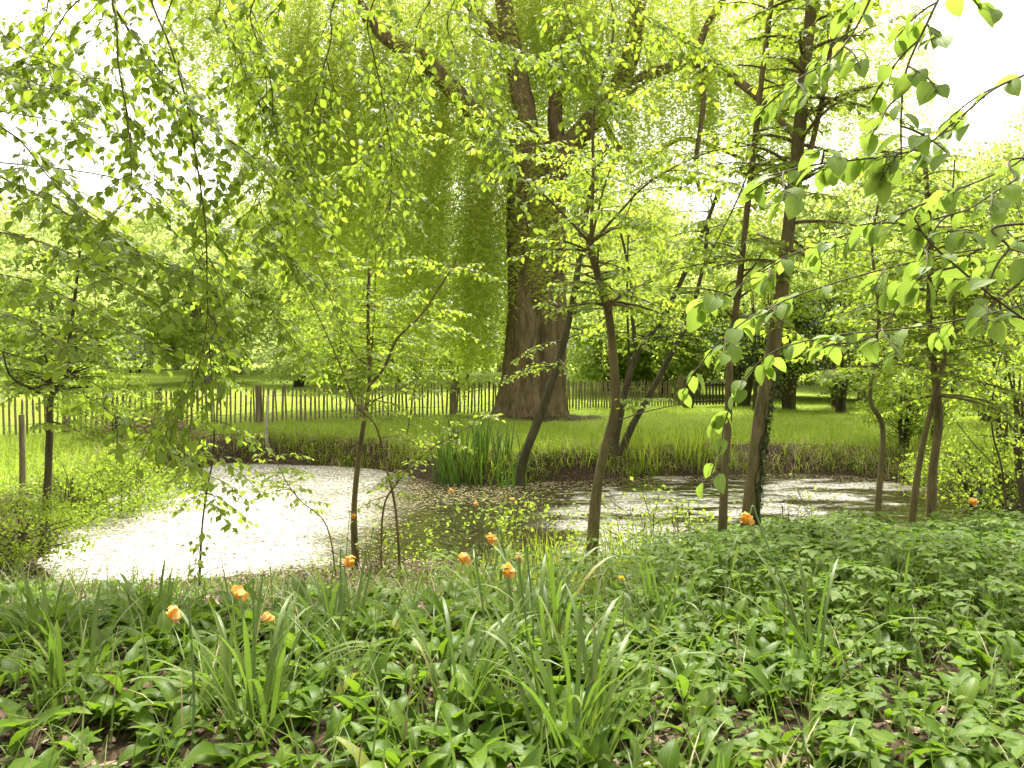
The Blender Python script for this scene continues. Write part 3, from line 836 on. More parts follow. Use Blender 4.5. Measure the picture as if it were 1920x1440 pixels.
bough((5.4, 5.0), [(-80, 20), (40, 90), (120, 130), (200, 150)], .007, .16, .36)
bough((5.0, 4.6), [(-100, 80), (20, 140), (90, 165), (190, 200)], .007, .16, .36)
bough((5.2, 4.8), [(-120, 190), (20, 250), (90, 330), (150, 390), (210, 440)], .008, .15, .38)
bough((5.2, 4.8), [(-120, 300), (40, 350), (140, 410), (240, 470), (330, 500)], .008, .13, .4)
bough((4.8, 4.4), [(-120, 420), (20, 440), (120, 470), (210, 520), (280, 580)], .006, .22, .34)
bough((5.2, 4.8), [(-120, 500), (30, 520), (130, 560), (220, 610), (300, 650)], .006, .24, .34)
bough((4.4, 4.0), [(-120, 560), (10, 590), (90, 630), (160, 680)], .005, .24, .28)
bough((5.6, 5.8), [(200, 330), (330, 440), (420, 520), (520, 600), (580, 680)], .005, .2, .34)
bough((5.6, 6.0), [(220, 250), (300, 350), (420, 430), (520, 470), (620, 540)], .004, .13, .36)
bough((5.0, 5.4), [(200, -130), (120, 30), (60, 120), (10, 200)], .007, .17, .34)
bough((5.2, 5.6), [(430, -120), (470, 40), (510, 170), (500, 300), (480, 400)], .007, .14, .36)
bough((6.0, 6.4), [(640, -120), (690, 60), (720, 200), (735, 330), (720, 450)], .009, .14, .44)
bough((6.4, 6.6), [(760, -120), (780, 60), (760, 160), (700, 270), (640, 330)], .008, .16, .4)
bough((6.6, 6.2), [(860, -150), (880, 40), (960, 90), (1060, 120)], .009, .16, .4)
bough((6.8, 6.4), [(1000, -150), (1060, 20), (1100, 110), (1110, 210)], .009, .16, .4)
bough((6.8, 6.6), [(1100, -150), (1180, 0), (1250, 60), (1330, 100)], .009, .18, .4)
bough((6.2, 6.4), [(800, -150), (840, 60), (900, 170), (930, 250), (940, 330)], .008, .16, .4)
bough((4.8, 5.0), [(130, 700), (200, 770), (300, 830), (400, 860)], .004, .26, .28)
side_tree("hornbeam_tree", "hornbeam beside the viewer at left, leafy boughs hanging in front of the white sky", (-4.3, 3.0), np.array([-3.6, 3.6, 6.5]), B, 'horn', .078, .044, 3, .16, .6)

GAP = 1.0
B = []
bough((2.0, 1.75), [(2050, 640), (1960, 620), (1880, 570), (1800, 505), (1740, 450), (1715, 410)], .004, .11, .14, .3)
bough((2.2, 1.9), [(2100, 120), (1900, 150), (1800, 220), (1740, 270), (1680, 290), (1600, 300), (1520, 310), (1440, 330)], .004, .10, .14, .3)
bough((2.0, 1.9), [(1850, -160), (1780, -40), (1740, 40), (1700, 130), (1690, 210), (1690, 300)], .004, .09, .13, .3)
bough((2.3, 2.2), [(1700, -160), (1640, -20), (1600, 60), (1560, 110), (1510, 140), (1480, 160)], .004, .10, .13, .3)
bough((2.2, 2.1), [(2000, 300), (1900, 340), (1820, 390), (1760, 420), (1700, 540), (1650, 620), (1580, 650)], .003, .13, .13, .3)
bough((2.3, 2.1), [(2060, 220), (1900, 310), (1760, 370), (1640, 420), (1560, 450), (1480, 480), (1380, 540), (1320, 570)], .003, .12, .12, .3)
bough((2.4, 2.3), [(2080, 380), (1920, 450), (1760, 480), (1600, 520), (1480, 560), (1400, 600), (1340, 650), (1310, 690)], .003, .17, .11, .3)
bough((2.5, 2.4), [(2080, 500), (1920, 570), (1740, 610), (1560, 630), (1450, 660), (1390, 720), (1360, 790), (1350, 860)], .003, .2, .1, .3)
bough((1.9, 1.9), [(1980, 420), (1890, 470), (1850, 540), (1840, 590)], .004, .10, .12, .3)
side_tree("lime_tree", "tree beside the viewer at right, large pale green leaves hanging close by", (2.6, 1.2), np.array([2.3, 1.9, 5.0]), B, 'bigleaf', .069, .07, 5, .12, 1.3)

# ------------------------------------------------------------------ trees and shrubs beyond
GL = "trees beyond the paling fence"
far_specs = [  # photo x, distance, height, radius, label
    (90, 44, 8.0, 4.2, "bright small tree standing on the far lawn, left of the brush heap"),
    (390, 47, 8.5, 4.0, "bright small tree on the far lawn above the arched pool sapling"),
    (-120, 52, 13.4, 6.1, "pale spring green tree beyond the fence at the far left edge"),
    (60, 62, 14.6, 6.7, "pale yellow green tree beyond the lawn, behind the dark bank tree"),
    (200, 70, 15.2, 7.3, "pale round tree beyond the lawn, left of the brush heap"),
    (330, 66, 14.6, 6.7, "light green tree at the end of the lawn, above the brush heap"),
    (450, 58, 13.4, 6.1, "light green tree beyond the fence, above the white stake"),
    (580, 64, 15.2, 6.7, "bright tree beyond the fence left of the willow's hanging shoots"),
    (700, 54, 18.3, 7.3, "green tree beyond the fence behind the slim forked sapling"),
    (820, 56, 19.0, 7.5, "bright tree beyond the fence, behind the willow's left curtain"),
    (940, 62, 23.0, 9.0, "tall pale tree straight behind the willow trunk"),
    (1090, 54, 17.0, 6.5, "yellow green tree behind the willow, just right of its trunk"),
    (1220, 48, 11, 5.0, "bright green tree above the wooden gate"),
    (1370, 50, 11, 5.0, "tall light green tree behind the thin bank tree and gate"),
    (1520, 46, 11, 5.0, "bright tree behind the dark thicket at right"),
    (1660, 42, 13.0, 5.0, "yellow green tree behind the crooked sapling at right"),
    (1800, 38, 12.0, 5.0, "yellow green tree behind the mossy tree at right"),
    (1950, 36, 13.0, 5.5, "bushy green tree at the far right edge of the lawn"),
    (-30, 74, 15, 7.0, "tall hazy tree at the back of the lawn, at the left edge"),
    (130, 78, 15, 7.5, "tall hazy tree at the back of the lawn, above the dark bank tree's fork"),
    (280, 80, 15.5, 7.5, "tall hazy tree at the back of the lawn, left of the arched pool sapling"),
    (520, 76, 15.5, 7.5, "tall hazy tree at the back of the lawn, behind the white stake"),
    (650, 74, 16, 7.5, "tall hazy tree behind the willow's outermost left shoots"),
    (1300, 36, 6.5, 3.4, "bright bushy tree right behind the wooden gate"),
    (1150, 38, 6.5, 3.4, "bright bushy tree behind the fence end, right of the willow"),
    (1450, 35, 6.5, 3.4, "bright bushy tree rising above the dark evergreen shrubs"),
    (1620, 33, 7.0, 3.4, "bright bushy tree behind the crooked sapling's crown"),
    (1760, 30, 7.0, 3.4, "bright bushy tree behind the mossy trunks"),
]
for a, Yd, h, r, lab in far_specs:
    X = (a - 960) / F * Yd
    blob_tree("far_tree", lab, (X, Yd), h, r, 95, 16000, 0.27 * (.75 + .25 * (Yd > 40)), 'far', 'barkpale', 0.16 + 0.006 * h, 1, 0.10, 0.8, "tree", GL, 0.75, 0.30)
hedge_specs = [
    (40, 48, 4.5, 4, "low dense bush at the lawn's end, far left"), (560, 44, 4.5, 3.2, "dark green bush behind the fence beside the pale tree trunks"),
    (640, 40, 4.2, 3.0, "dull green bush behind the fence post, under the bright trees"), (760, 42, 5.0, 3.6, "shadowed green bush behind the fence, left of the willow curtain"),
    (860, 46, 4.5, 3.4, "shadowed bush behind the fence, next to the willow trunk"), (1130, 40, 4.5, 3.4, "green bush behind the fence, right of the willow trunk"),
    (1240, 38, 4.5, 3.2, "green bush beside the wooden gate"), (250, 60, 5, 5, "pale bush at the lawn's end, above the brush heap"), (400, 62, 4, 4, "pale low bush at the end of the lawn, left of the white stake")]
for a, Yd, h, r, lab in hedge_specs:
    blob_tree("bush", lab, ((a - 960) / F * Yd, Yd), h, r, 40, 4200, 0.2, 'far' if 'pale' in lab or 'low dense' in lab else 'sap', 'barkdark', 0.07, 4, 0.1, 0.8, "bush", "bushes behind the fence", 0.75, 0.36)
# dark thicket at the right of the lawn
for a, Yd, h, r, lab in [(1395, 29, 3.4, 1.5, "dark evergreen shrub behind the wooden gate's right end"), (1480, 27, 4.0, 1.7, "darkest evergreen shrub with bare stems right of the thick straight trunk"),
                         (1570, 28, 3.6, 1.6, "dark evergreen shrub behind the crooked sapling"), (1850, 22, 3.2, 1.6, "dark evergreen shrub behind the mossy tree at right")]:
    blob_tree("evergreen_shrub", lab, ((a - 960) / F * Yd, Yd), h, r, 34, 5200, 0.12, 'darkleaf', 'barkdark', 0.09, 7, 0.38, 0.8, "shrub", "dark shrubs at the lawn's right edge", 0.7, 0.36)
for a, Yd, h, r, n, L, lab in [
    (1740, 18, 5.0, 2.3, 6500, .09, "tall leafy shrub behind the right bank trees"), (1900, 15, 5.5, 2.4, 9000, .085, "tall leafy shrub at the right edge of the photo"),
    (1580, 25, 5.5, 2.2, 5000, .10, "light green shrub above the dark thicket"), (1420, 26, 5.5, 2.2, 4500, .10, "light green small tree overhanging the dark thicket, behind the thick trunk"),
    (1840, 12.8, 1.7, 1.2, 5000, .06, "low leafy bush on the far right shore"), (1690, 16.6, 1.6, 1.0, 3600, .065, "low leafy bush on the far shore behind the crooked sapling"),
    (1960, 11.0, 3.6, 1.5, 6000, .06, "yellow green bush cut off by the right edge")]:
    blob_tree("leafy_shrub", lab, ((a - 960) / F * Yd, Yd), h, r, 46, n, L, 'sap', 'barkdark', 0.05, 5, 0.12, 0.85, "shrub", "leafy shrubs on the right", 0.62, 0.33)
for a, Yd, h, r, n, L, lab in [
    (225, 12.2, 1.15, 1.0, 4200, .055, "leafy shrub on the left shore above the bright pool"), (130, 11.2, 1.0, 0.9, 3600, .05, "leafy shrub at the foot of the dark bank tree"),
    (30, 8.6, .75, .8, 3000, .045, "low yellow green bush at the bottom of the left edge bank"), (330, 14.6, .9, .9, 3000, .06, "low shrub on the left shore below the brush heap"),
    (215, 17.0, 1.6, 1.4, 3600, .075, "broad shrub in front of the fence, left of the brush heap")]:
    blob_tree("bank_shrub", lab, ((a - 960) / F * Yd, Yd), h, r, 34, n, L, 'sap', 'barkdark', 0.02, 6, 0.05, 0.85, "shrub", "shrubs on the left bank", 0.62, 0.36)
for a, Yd, h, r, n, L, lab in [
    (890, 8.9, .75, .55, 1500, .05, "small leafy shrub in the water's edge behind the orange daffodils"), (1010, 8.7, .8, .5, 1600, .05, "small shrub at the near shore left of the forked sapling"),
    (1210, 8.6, .85, .65, 2000, .05, "small shrub at the near shore right of the forked sapling"), (1290, 8.3, .6, .5, 1400, .05, "small shrub at the near shore left of the thin bank tree"),
    (1500, 8.4, .75, .5, 1400, .05, "small twiggy shrub in front of the dark water right of the thick trunk"), (700, 8.6, .55, .5, 1200, .045, "small sprouting shrub around the slim pond edge sapling")]:
    blob_tree("shore_shrub", lab, ((a - 960) / F * Yd, Yd), h, r * 1.2, 22, n * .18, L * 1.15, 'horn', 'twig', 0.007, 7, 0.05, 1.2, "shrub", "little shrubs on the near shore", 0.62, 0.4)

# ------------------------------------------------------------------ paling fence, gate, posts, stake, brush heap
fl = np.array([(-15.5, 17.6), (-12.3, 19.2), (-9.6, 20.3), (-6.9, 21.6), (-4.4, 22.7), (-1.78, 24.2), (2.5, 27.0), (6.3, 29.3)])
fc = curve(np.c_[fl, np.zeros(len(fl))], 400)[:, :2]
arc = np.concatenate([[0], np.cumsum(np.linalg.norm(np.diff(fc, axis=0), axis=1))])
def fpos(s): return np.array([np.interp(s, arc, fc[:, 0]), np.interp(s, arc, fc[:, 1])])
def s_at_px(a):
    k = np.argmin(np.abs((fc[:, 0] / fc[:, 1]) * F + 960 - a)); return arc[k]
f0 = fpos(0)
fence = empty("paling_fence", (f0[0], f0[1], gz(*f0)), "rustic fence of thin pointed wooden palings crossing the lawn behind the pond", "fence")
post_s = [0.1] + [s_at_px(a) for a in (125, 297, 487, 674, 852, 1010, 1150)] + [arc[-1] - .1]
def box(mb, c, sx, sy, z0, z1, lean=(0, 0), point=0.0, ang=0.0):
    ca, sa = math.cos(ang), math.sin(ang)
    def q(u, v): return (u * ca - v * sa, u * sa + v * ca)
    vv = []
    for z, k in ((z0, 1), (z1 - point, 1)) + (((z1, .25),) if point else ()):
        for u, v in ((-1, -1), (1, -1), (1, 1), (-1, 1)):
            o = q(u * sx * k / 2, v * sy * k / 2); h = z - z0
            vv.append((c[0] + o[0] + lean[0] * h, c[1] + o[1] + lean[1] * h, z))
    ff = []
    L_ = len(vv) // 4
    for l in range(L_ - 1):
        for e in range(4):
            ff.append((l * 4 + e, l * 4 + (e + 1) % 4, l * 4 + 4 + (e + 1) % 4, l * 4 + 4 + e))
    ff.append((L_ * 4 - 4, L_ * 4 - 3, L_ * 4 - 2, L_ * 4 - 1))
    mb.add(vv, ff)
for k, s in enumerate(post_s):
    p = fpos(s); z = gz(*p); mb = MB()
    c = np.array([[p[0], p[1], z - .1], [p[0] + U(-.02, .02), p[1], z + .55], [p[0] + U(-.04, .04), p[1], z + U(.98, 1.12)]])
    tube(mb, curve(c, 8), np.full(8, U(.085, .115)), 10, lambda t, an, q: 1 + .06 * np.sin(an * 3 + t * 5))
    mb.build("post", M['wood'], fence)
for a, b in zip(post_s[:-1], post_s[1:]):
    mb = MB(); s = a + .12
    while s < b - .08:
        p = fpos(s); z = float(gz(*p)); g = fpos(s + .1) - p
        box(mb, p + np.array([.0, -.09]), U(.042, .06), U(.02, .03), z + .02, z + U(.88, 1.02), (U(-.05, .05), U(-.03, .03)), .07, math.atan2(g[1], g[0]) + U(-.3, .3))
        s += U(.105, .145)
    mb.build("paling_panel", M['wood'], fence, smooth=False)
for hz in (.25, .72):
    mb = MB(); c = np.array([[*(fpos(s) + np.array([0, -.075])), gz(*fpos(s)) + hz] for s in np.linspace(0.1, arc[-1] - .1, 60)])
    tube(mb, c, .006, 4); mb.build("wire", M['wire'], fence)

p = at(1290, 742, 28.0); p[2] = gz(p[0], p[1])
gate = empty("wooden_gate", p, "dark wooden gate with stout post behind the slender trees, at the lawn's right", "gate")
mb = MB(); box(mb, p[:2], .30, .28, p[2] - .1, p[2] + 1.0); mb.build("gate_post", M['barkdark'], gate, smooth=False)
e = at(1372, 742, 28.6); e[2] = gz(e[0], e[1])
mb = MB(); box(mb, e[:2], .2, .2, e[2] - .1, e[2] + 1.0); mb.build("gate_post", M['barkdark'], gate, smooth=False)
for hz in (.2, .78):
    mb = MB(); tube(mb, np.array([p + UP * hz + (e - p) * .09, (p + e) / 2 + UP * hz, e + UP * hz - (e - p) * .06]), .045, 6); mb.build("rail", M['barkdark'], gate)
mb = MB()
for k in range(11):
    q = p + (e - p) * (k + 1.5) / 13.5; box(mb, q[:2] + np.array([0, -.06]), .06, .025, q[2] + .08, q[2] + .86 + U(-.02, .02))
mb.build("picket_panel", M['barkdark'], gate, smooth=False)

p = at(40, 945, 10.4); p[2] = gz(p[0], p[1])
mb = MB(); tube(mb, curve([p - UP * .2, p + UP * .5 + np.array([.015, 0, 0]), p + UP * 1.13], 14), np.full(14, .036), 12, lambda t, an, q: 1 + .05 * np.sin(an * 3 + t * 9))
tag(mb.build("wooden_post", M['wood'], None, origin=p), "lone round weathered post on the left bank near the dark bank tree", "post")
p = at(500, 862, 18.4); p[2] = gz(p[0], p[1])
mb = MB(); tube(mb, curve([p - UP * .2, p + UP * .5, p + UP * 1.15 + np.array([.03, 0, 0])], 10), np.full(10, .035), 8)
tag(mb.build("garden_stake", M['palewood'], None, origin=p), "thin pale whitish stake at the far pond edge, below the fence", "stake")
p = at(1893, 985, 9.3); p[2] = gz(p[0], p[1])
mb = MB(); tube(mb, curve([p - UP * .2, p + UP * .2, p + UP * .38 + np.array([.01, 0, 0])], 8), np.full(8, .05), 10)
tag(mb.build("tree_stump", M['barkdark'], None, origin=p), "short dark rotten stump at the right end of the water", "stump")

# brush heap of cut twigs
p = np.array([-8.6, 18.6, 0.0]); p[2] = gz(p[0], p[1])
mb = MB()
for k in range(420):
    a = U(0, 6.28); rr = 1.35 * math.sqrt(rng.random()); x0, y0 = p[0] + rr * math.cos(a), p[1] + rr * math.sin(a) * .6
    h = .62 * (1 - (rr / 1.4) ** 2) * U(0, 1); d = rdir(1, -.2, .35)[0] * U(.3, .8)
    c0 = np.array([x0, y0, gz(x0, y0) + h + .02])
    tube(mb, np.array([c0, c0 + d * .5 + rdir(1)[0] * .04, c0 + d]), np.array([.012, .009, .004]) * U(.6, 1.3), 4)
M['brush'] = plain_mat("dry_twigs", (0.16, 0.10, 0.07), (0.33, 0.22, 0.16), 5, 0.85)
tag(mb.build("brush_heap", M['brush'], None, origin=p), "heap of reddish cut twigs and brush in front of the fence at left", "brush heap")

# ------------------------------------------------------------------ waterside plants
def sword_clump(name, label, c, rad, n, Lr, Wr, mat, bend=(0.1, 0.6), tilt=.25, prof='sword', nseg=6, cat="plant", group=None):
    c = np.array([c[0], c[1], float(gz(c[0], c[1]))])
    a = U(0, 6.28, n); r = rad * np.sqrt(rng.random(n))
    P = np.stack([c[0] + r * np.cos(a), c[1] + r * np.sin(a), np.full(n, c[2])], -1); P[:, 2] = np.maximum(gz(P[:, 0], P[:, 1]), ZW - .1) - .02
    out = np.stack([np.cos(a), np.sin(a), np.zeros(n)], -1)
    a2 = U(0, 6.28, n); out = nrm(out * .6 + np.stack([np.cos(a2), np.sin(a2), 0 * a2], -1) * .6)
    D = nrm(out * U(0, tilt, n)[:, None] + UP)
    mb = MB()
    blades(mb, P, D, out - UP * .15, U(*Lr, n), U(*Wr, n), U(*bend, n), prof, nseg, .12, 3, 1.8)
    return tag(mb.build(name, M[mat], None, origin=c), label, cat, group)
sword_clump("yellow_flag_iris", "tall dark green clump of sword shaped iris leaves at the far pond edge", (-1.0, 15.35), .52, 130, (.6, 1.2), (.02, .036), 'iris', (0.02, .7), .28)
sword_clump("yellow_flag_iris", "lower arching lighter iris clump touching the dark clump's right side", (-0.25, 15.15), .6, 100, (.5, .95), (.018, .032), 'iris', (.2, 1.0), .4)
sword_clump("sedge_tuft", "grassy sedge tuft at the far shore left of the thick straight trunk", (3.7, 16.5), .35, 60, (.5, .9), (.015, .025), 'grass', (.1, .8), .35)
sword_clump("sedge_tuft", "grassy sedge tuft at the far shore right of the slanting tree's foot", (2.7, 16.5), .4, 60, (.5, .9), (.015, .025), 'grass', (.1, .8), .35)
sword_clump("sedge_tuft", "upright sedge tuft on the near shore beside the forked sapling's foot", (1.25, 8.5), .3, 90, (.45, .8), (.008, .016), 'grass', (.1, .9), .4)
sword_clump("sedge_tuft", "sedge tuft between the forked sapling and the orange daffodils", (0.35, 7.4), .35, 90, (.4, .75), (.008, .016), 'grass', (.1, .9), .4)

# grass: far bank fringe, lawn, near shore
def nz2(x, y, s, seed):
    return .5 + .25 * (np.sin(x * s + seed) * np.cos(y * s * 1.13 + seed * 2.1) + np.sin((x + y) * s * .71 + seed * .7) + np.sin((x - 1.7 * y) * s * .53 + seed * 1.9)) / 1.5
def grass_patch(name, label, n, x0, x1, y0, y1, dens, Lr, Wr, mat='grass', nseg=2):
    x, y = scatter(n, x0, x1, y0, y1, dens); n = len(x)
    P = np.stack([x, y, gz(x, y) - .01], -1)
    out = rdir(n, -.1, .1)
    D = nrm(out * U(.05, .6, n)[:, None] + UP)
    mb = MB(); blades(mb, P, D, out, U(*Lr, n), U(*Wr, n), U(.2, 1.2, n), 'sword', nseg, 0, 2, 1.4)
    return tag(mb.build(name, M[mat]), label, "grass", kind="stuff")
infr = lambda x, y: np.abs(x) < y * .74 + 1.3
grass_patch("bank_grass", "long rough grass fringing the far bank", 100000, -13, 12, 11, 20.5, lambda x, y: infr(x, y) * (lambda d: np.exp(-np.maximum(d - .3, 0) / .9) * (d > .02) * np.clip(-.25 + 2.0 * nz2(x, y, 2.4, 5.0), .06, 1) + .08 * (d > .1))(pond_sd(x, y)), (.08, .46), (.008, .018))
grass_patch("lawn_grass", "mown lawn grass behind the pond", 130000, -20, 20, 12.5, 32, lambda x, y: infr(x, y) * lawn_mask(x, y) * (.3 + .7 * (pond_sd(x, y) > .6)), (.05, .13), (.008, .02), nseg=1)
M['deadgrass'] = island_mat("dead_grass", [(0, (0.22, 0.15, 0.09)), (.6, (0.42, 0.32, 0.21)), (1, (0.58, 0.47, 0.34))])
grass_patch("dead_grass", "pale dead grass stems hanging over the far bank", 60000, -13, 12, 11, 19.5, lambda x, y: infr(x, y) * np.exp(-((pond_sd(x, y) - .4) / .5) ** 2) * (pond_sd(x, y) > .03) * np.clip(.1 + .9 * nz2(x, y, 1.1, 1.0) + np.exp(-((x - 5.6) / 1.6) ** 2), 0, 1), (.12, .4), (.006, .014), 'deadgrass')
grass_patch("woodland_grass", "long thin arching grass blades among the foreground leaves", 5200, -6, 6, 2.1, 6.5, lambda x, y: infr(x, y) * (pond_sd(x, y) > 1.2) * np.clip(.1 + 1.4 * nz2(x, y, 2.2, 7.0), 0, 1), (.18, .42), (.004, .011), 'daff', 6)
grass_patch("shore_grass", "thin grass and weeds on the near shore", 26000, -6, 8, 5.0, 9.6, lambda x, y: infr(x, y) * (pond_sd(x, y) > .02) * np.where(x > -.6, .30 - .2 * sstep(1.8, 3.2, x), .05) * sstep(5, 7, y), (.12, .38), (.005, .011), nseg=3)

# ------------------------------------------------------------------ woodland floor in the foreground
def litter_d(x, y): return infr(x, y) * np.where(pond_sd(x, y) > .0, 1, 0) * (.55 + .45 * (x < -.8))
x, y = scatter(60000, -7.5, 7, 1.9, 9.3, litter_d); n = len(x); mb = MB()
D = rdir(n, -.2, .35); blades(mb, np.stack([x, y, gz(x, y) + U(.004, .03, n)], -1), D, UP + rdir(n) * .6, U(.03, .075, n), U(.018, .04, n), U(-.9, .9, n), 'ovate', 2, .15)
tag(mb.build("leaf_litter", M['litter']), "dead brown leaves covering the woodland floor", "leaf litter", kind="stuff")

def garlic_d(x, y):
    pxx = x / y * F + 960; z = gz(x, y); pyy = HOR + (CZ - z) / y * F
    d = np.where(y < 4.7 + .45 * np.clip(x, -.8, 3), 1.0, .04) * (pond_sd(x, y) > 1.5 - .25 * np.clip(x, -3, 3))
    bare = sstep(620, 150, pxx) * sstep(1310, 1400, pyy)                      # brown litter at bottom left
    bare2 = .55 * sstep(1300, 1390, pyy) * sstep(1250, 1500, pxx)
    right = .45 * sstep(1250, 1550, pxx) * sstep(1300, 1150, pyy)
    return infr(x, y) * d * np.clip(1 - .92 * bare - bare2 - right, 0, 1) * np.clip(.25 + 1.3 * nz2(x, y, 3.1, 2.0), 0, 1)
x, y = scatter(9500, -6, 6, 2.0, 8.0, garlic_d)
k = 3; x = np.repeat(x, k) + U(-.03, .03, len(x) * k); y = np.repeat(y, k) + U(-.03, .03, len(y) * k); n = len(x)
P = np.stack([x, y, gz(x, y) - .01], -1); out = rdir(n, -.05, .05)
D = nrm(out * U(.25, 1.0, n)[:, None] + UP)
mb = MB(); L = U(.10, .25, n); blades(mb, P, D, out - UP * .35, L, L * U(.19, .29, n), U(.4, 1.9, n), 'garlic', 8, .2, 3, 1.3, .18)
tag(mb.build("wild_garlic", M['garlic']), "carpet of broad wild garlic leaves covering the foreground bank", "ground cover", kind="stuff")

def elder_d(x, y):
    pxx = x / y * F + 960
    return infr(x, y) * (pond_sd(x, y) > .6) * np.clip(sstep(1050, 1500, pxx) * sstep(3.1, 4.2, y) + .35 * sstep(1100, 1500, pxx) * sstep(4.4, 2.6, y) + .16 * sstep(4.3, 5.0, y) * sstep(700, 1000, pxx), 0, 1)
x, y = scatter(7800, -4, 6.5, 2.0, 8.2, elder_d); mb = MB(); st = MB()
n = len(x); h = U(.12, .36, n) * (.55 + .45 * sstep(3.0, 4.3, y)) * (.6 + .7 * nz2(x, y, 2.6, 3.3)); z = gz(x, y)
top = np.stack([x + U(-.06, .06, n), y + U(-.06, .06, n), z + h], -1)
blades(st, np.stack([x, y, z], -1), top - np.stack([x, y, z], -1), rdir(n), h * 1.03, np.full(n, .006), U(-.2, .2, n), 'strap', 2, 0, 2)
a0 = U(0, 6.28, n)
for g in range(3):
    a = a0 + g * 2.09 + U(-.3, .3, n); dd = np.stack([np.cos(a), np.sin(a), U(-.15, .25, n)], -1); dd = nrm(dd)
    pt = top + dd * U(.02, .05, n)[:, None]
    for s in (-.95, 0, .95):
        aa = a + s; d3 = nrm(np.stack([np.cos(aa), np.sin(aa), U(-.25, .2, n)], -1))
        L = U(.03, .078, n) * (1.0 if s else 1.2)
        blades(mb, pt, d3, -UP + rdir(n) * .3, L, L * U(.5, .62, n), U(.1, .7, n), 'ovate', 3, .12)
mb.add(np.concatenate(st.v), np.concatenate(st.f))
tag(mb.build("ground_elder", M['elder']), "low ground elder with lobed leaflets spread over the right bank", "ground cover", kind="stuff")

grass_patch("dead_stems", "dry straw coloured stems among the foreground leaves", 900, -6, 6, 2.1, 6.0, lambda x, y: infr(x, y) * (pond_sd(x, y) > 1.0), (.15, .4), (.004, .008), 'deadgrass', 4)
x, y = scatter(520, -5, 5, 2.1, 5.5, lambda x, y: infr(x, y) * (pond_sd(x, y) > 2)); k = 3
x = np.repeat(x, k) + U(-.02, .02, len(x) * k); y = np.repeat(y, k) + U(-.02, .02, len(y) * k); n = len(x)
P = np.stack([x, y, gz(x, y) + .02], -1); out = rdir(n, -.05, .05); L = U(.12, .24, n); mb = MB()
blades(mb, P, nrm(out * U(.5, 1.3, n)[:, None] + UP), out - UP * .4, L, L * U(.30, .42, n), U(.5, 1.5, n), 'garlic', 9, .18, 3, 1.3, .25)
tag(mb.build("broadleaf_plants", M['garlic']), "broad shiny leaves of lords and ladies scattered among the wild garlic", "ground cover", kind="stuff")

# small creeping seedlings in the bare patches
def weed_d(x, y): return infr(x, y) * (pond_sd(x, y) > .15) * np.where(y < 4.2, .8, .35)
x, y = scatter(17000, -6.5, 6, 1.9, 8.6, weed_d); n = len(x); mb = MB()
z = gz(x, y)
for g in range(4):
    a = U(0, 6.28, n); d3 = nrm(np.stack([np.cos(a), np.sin(a), U(0, .8, n)], -1)); L = U(.022, .06, n)
    blades(mb, np.stack([x + U(-.02, .02, n), y + U(-.02, .02, n), z + U(.01, .09, n)], -1), d3, -UP + rdir(n) * .3, L, L * U(.5, .8, n), U(.1, .9, n), 'ovate', 2, .12)
tag(mb.build("creeping_weeds", M['elder']), "small creeping weeds and seedlings between the dead leaves", "ground cover", kind="stuff")

x, y = scatter(80000, -13, 12, 9.2, 20, lambda x, y: infr(x, y) * (y > 9.4) * (pond_sd(x, y) > .03) * np.exp(-pond_sd(x, y) / .55) * np.clip(.35 + 1.3 * nz2(x, y, 1.7, 4.0), 0, 1)); n = len(x); mb = MB()
z = gz(x, y)
for g in range(3):
    a = U(0, 6.28, n); d3 = nrm(np.stack([np.cos(a), np.sin(a), U(0, .8, n)], -1)); L = U(.03, .085, n)
    blades(mb, np.stack([x + U(-.04, .04, n), y + U(-.04, .04, n), z + U(.0, .28, n)], -1), d3, -UP + rdir(n) * .3, L, L * U(.5, .8, n), U(.1, .9, n), 'ovate', 2, .12)
tag(mb.build("bank_weeds", M['sap']), "leafy weeds and nettles growing along the far shore", "weeds", kind="stuff")

# ------------------------------------------------------------------ daffodils
def daff_clump(label, a, b, n, Lr, spread=.12, tilt=.5):
    Yd = (CZ - .25) / ((b - HOR) / F)
    for _ in range(6):
        Yd = (CZ - float(gz((a - 960) / F * Yd, Yd))) / ((b - HOR) / F)
    return sword_clump("daffodil_clump", label, ((a - 960) / F * Yd, Yd), spread, n, Lr, (.011, .019), 'daff', (.15, 1.7), tilt, 'strap', 8, "plant", "clumps of daffodil leaves")
for args in [("large clump of long strap daffodil leaves at the centre bottom", 1080, 1420, 46, (.4, .68), .13), ("daffodil leaf clump at bottom left of the centre clump", 470, 1385, 36, (.35, .62), .09),
             ("daffodil leaves left of the centre clump, under the lowest orange flowers", 865, 1350, 30, (.35, .6), .10), ("daffodil leaves at the left below the pool's near corner", 285, 1200, 26, (.28, .45), .10),
             ("upright daffodil leaves at the far left side of the foreground", 95, 1215, 22, (.3, .5), .08), ("daffodil leaves low at the left edge", 130, 1320, 24, (.3, .5), .08),
             ("tall upright daffodil leaves under the single flower at right", 1530, 1295, 16, (.4, .7), .05), ("daffodil leaves right of the single tall flower", 1690, 1180, 16, (.3, .5), .08),
             ("daffodil leaves behind the centre clump, under the topmost orange flower", 905, 1120, 26, (.35, .6), .12), ("daffodil leaves below the middle orange flowers", 1010, 1240, 34, (.4, .65), .12),
             ("daffodil leaves between the two left orange flowers and the centre", 640, 1200, 26, (.3, .55), .12), ("daffodil leaves at the right of the dandelion", 1250, 1180, 18, (.3, .5), .10),
             ("daffodil leaves behind the wild garlic near the right flank", 1360, 1130, 16, (.3, .5), .10)]:
    daff_clump(*args)

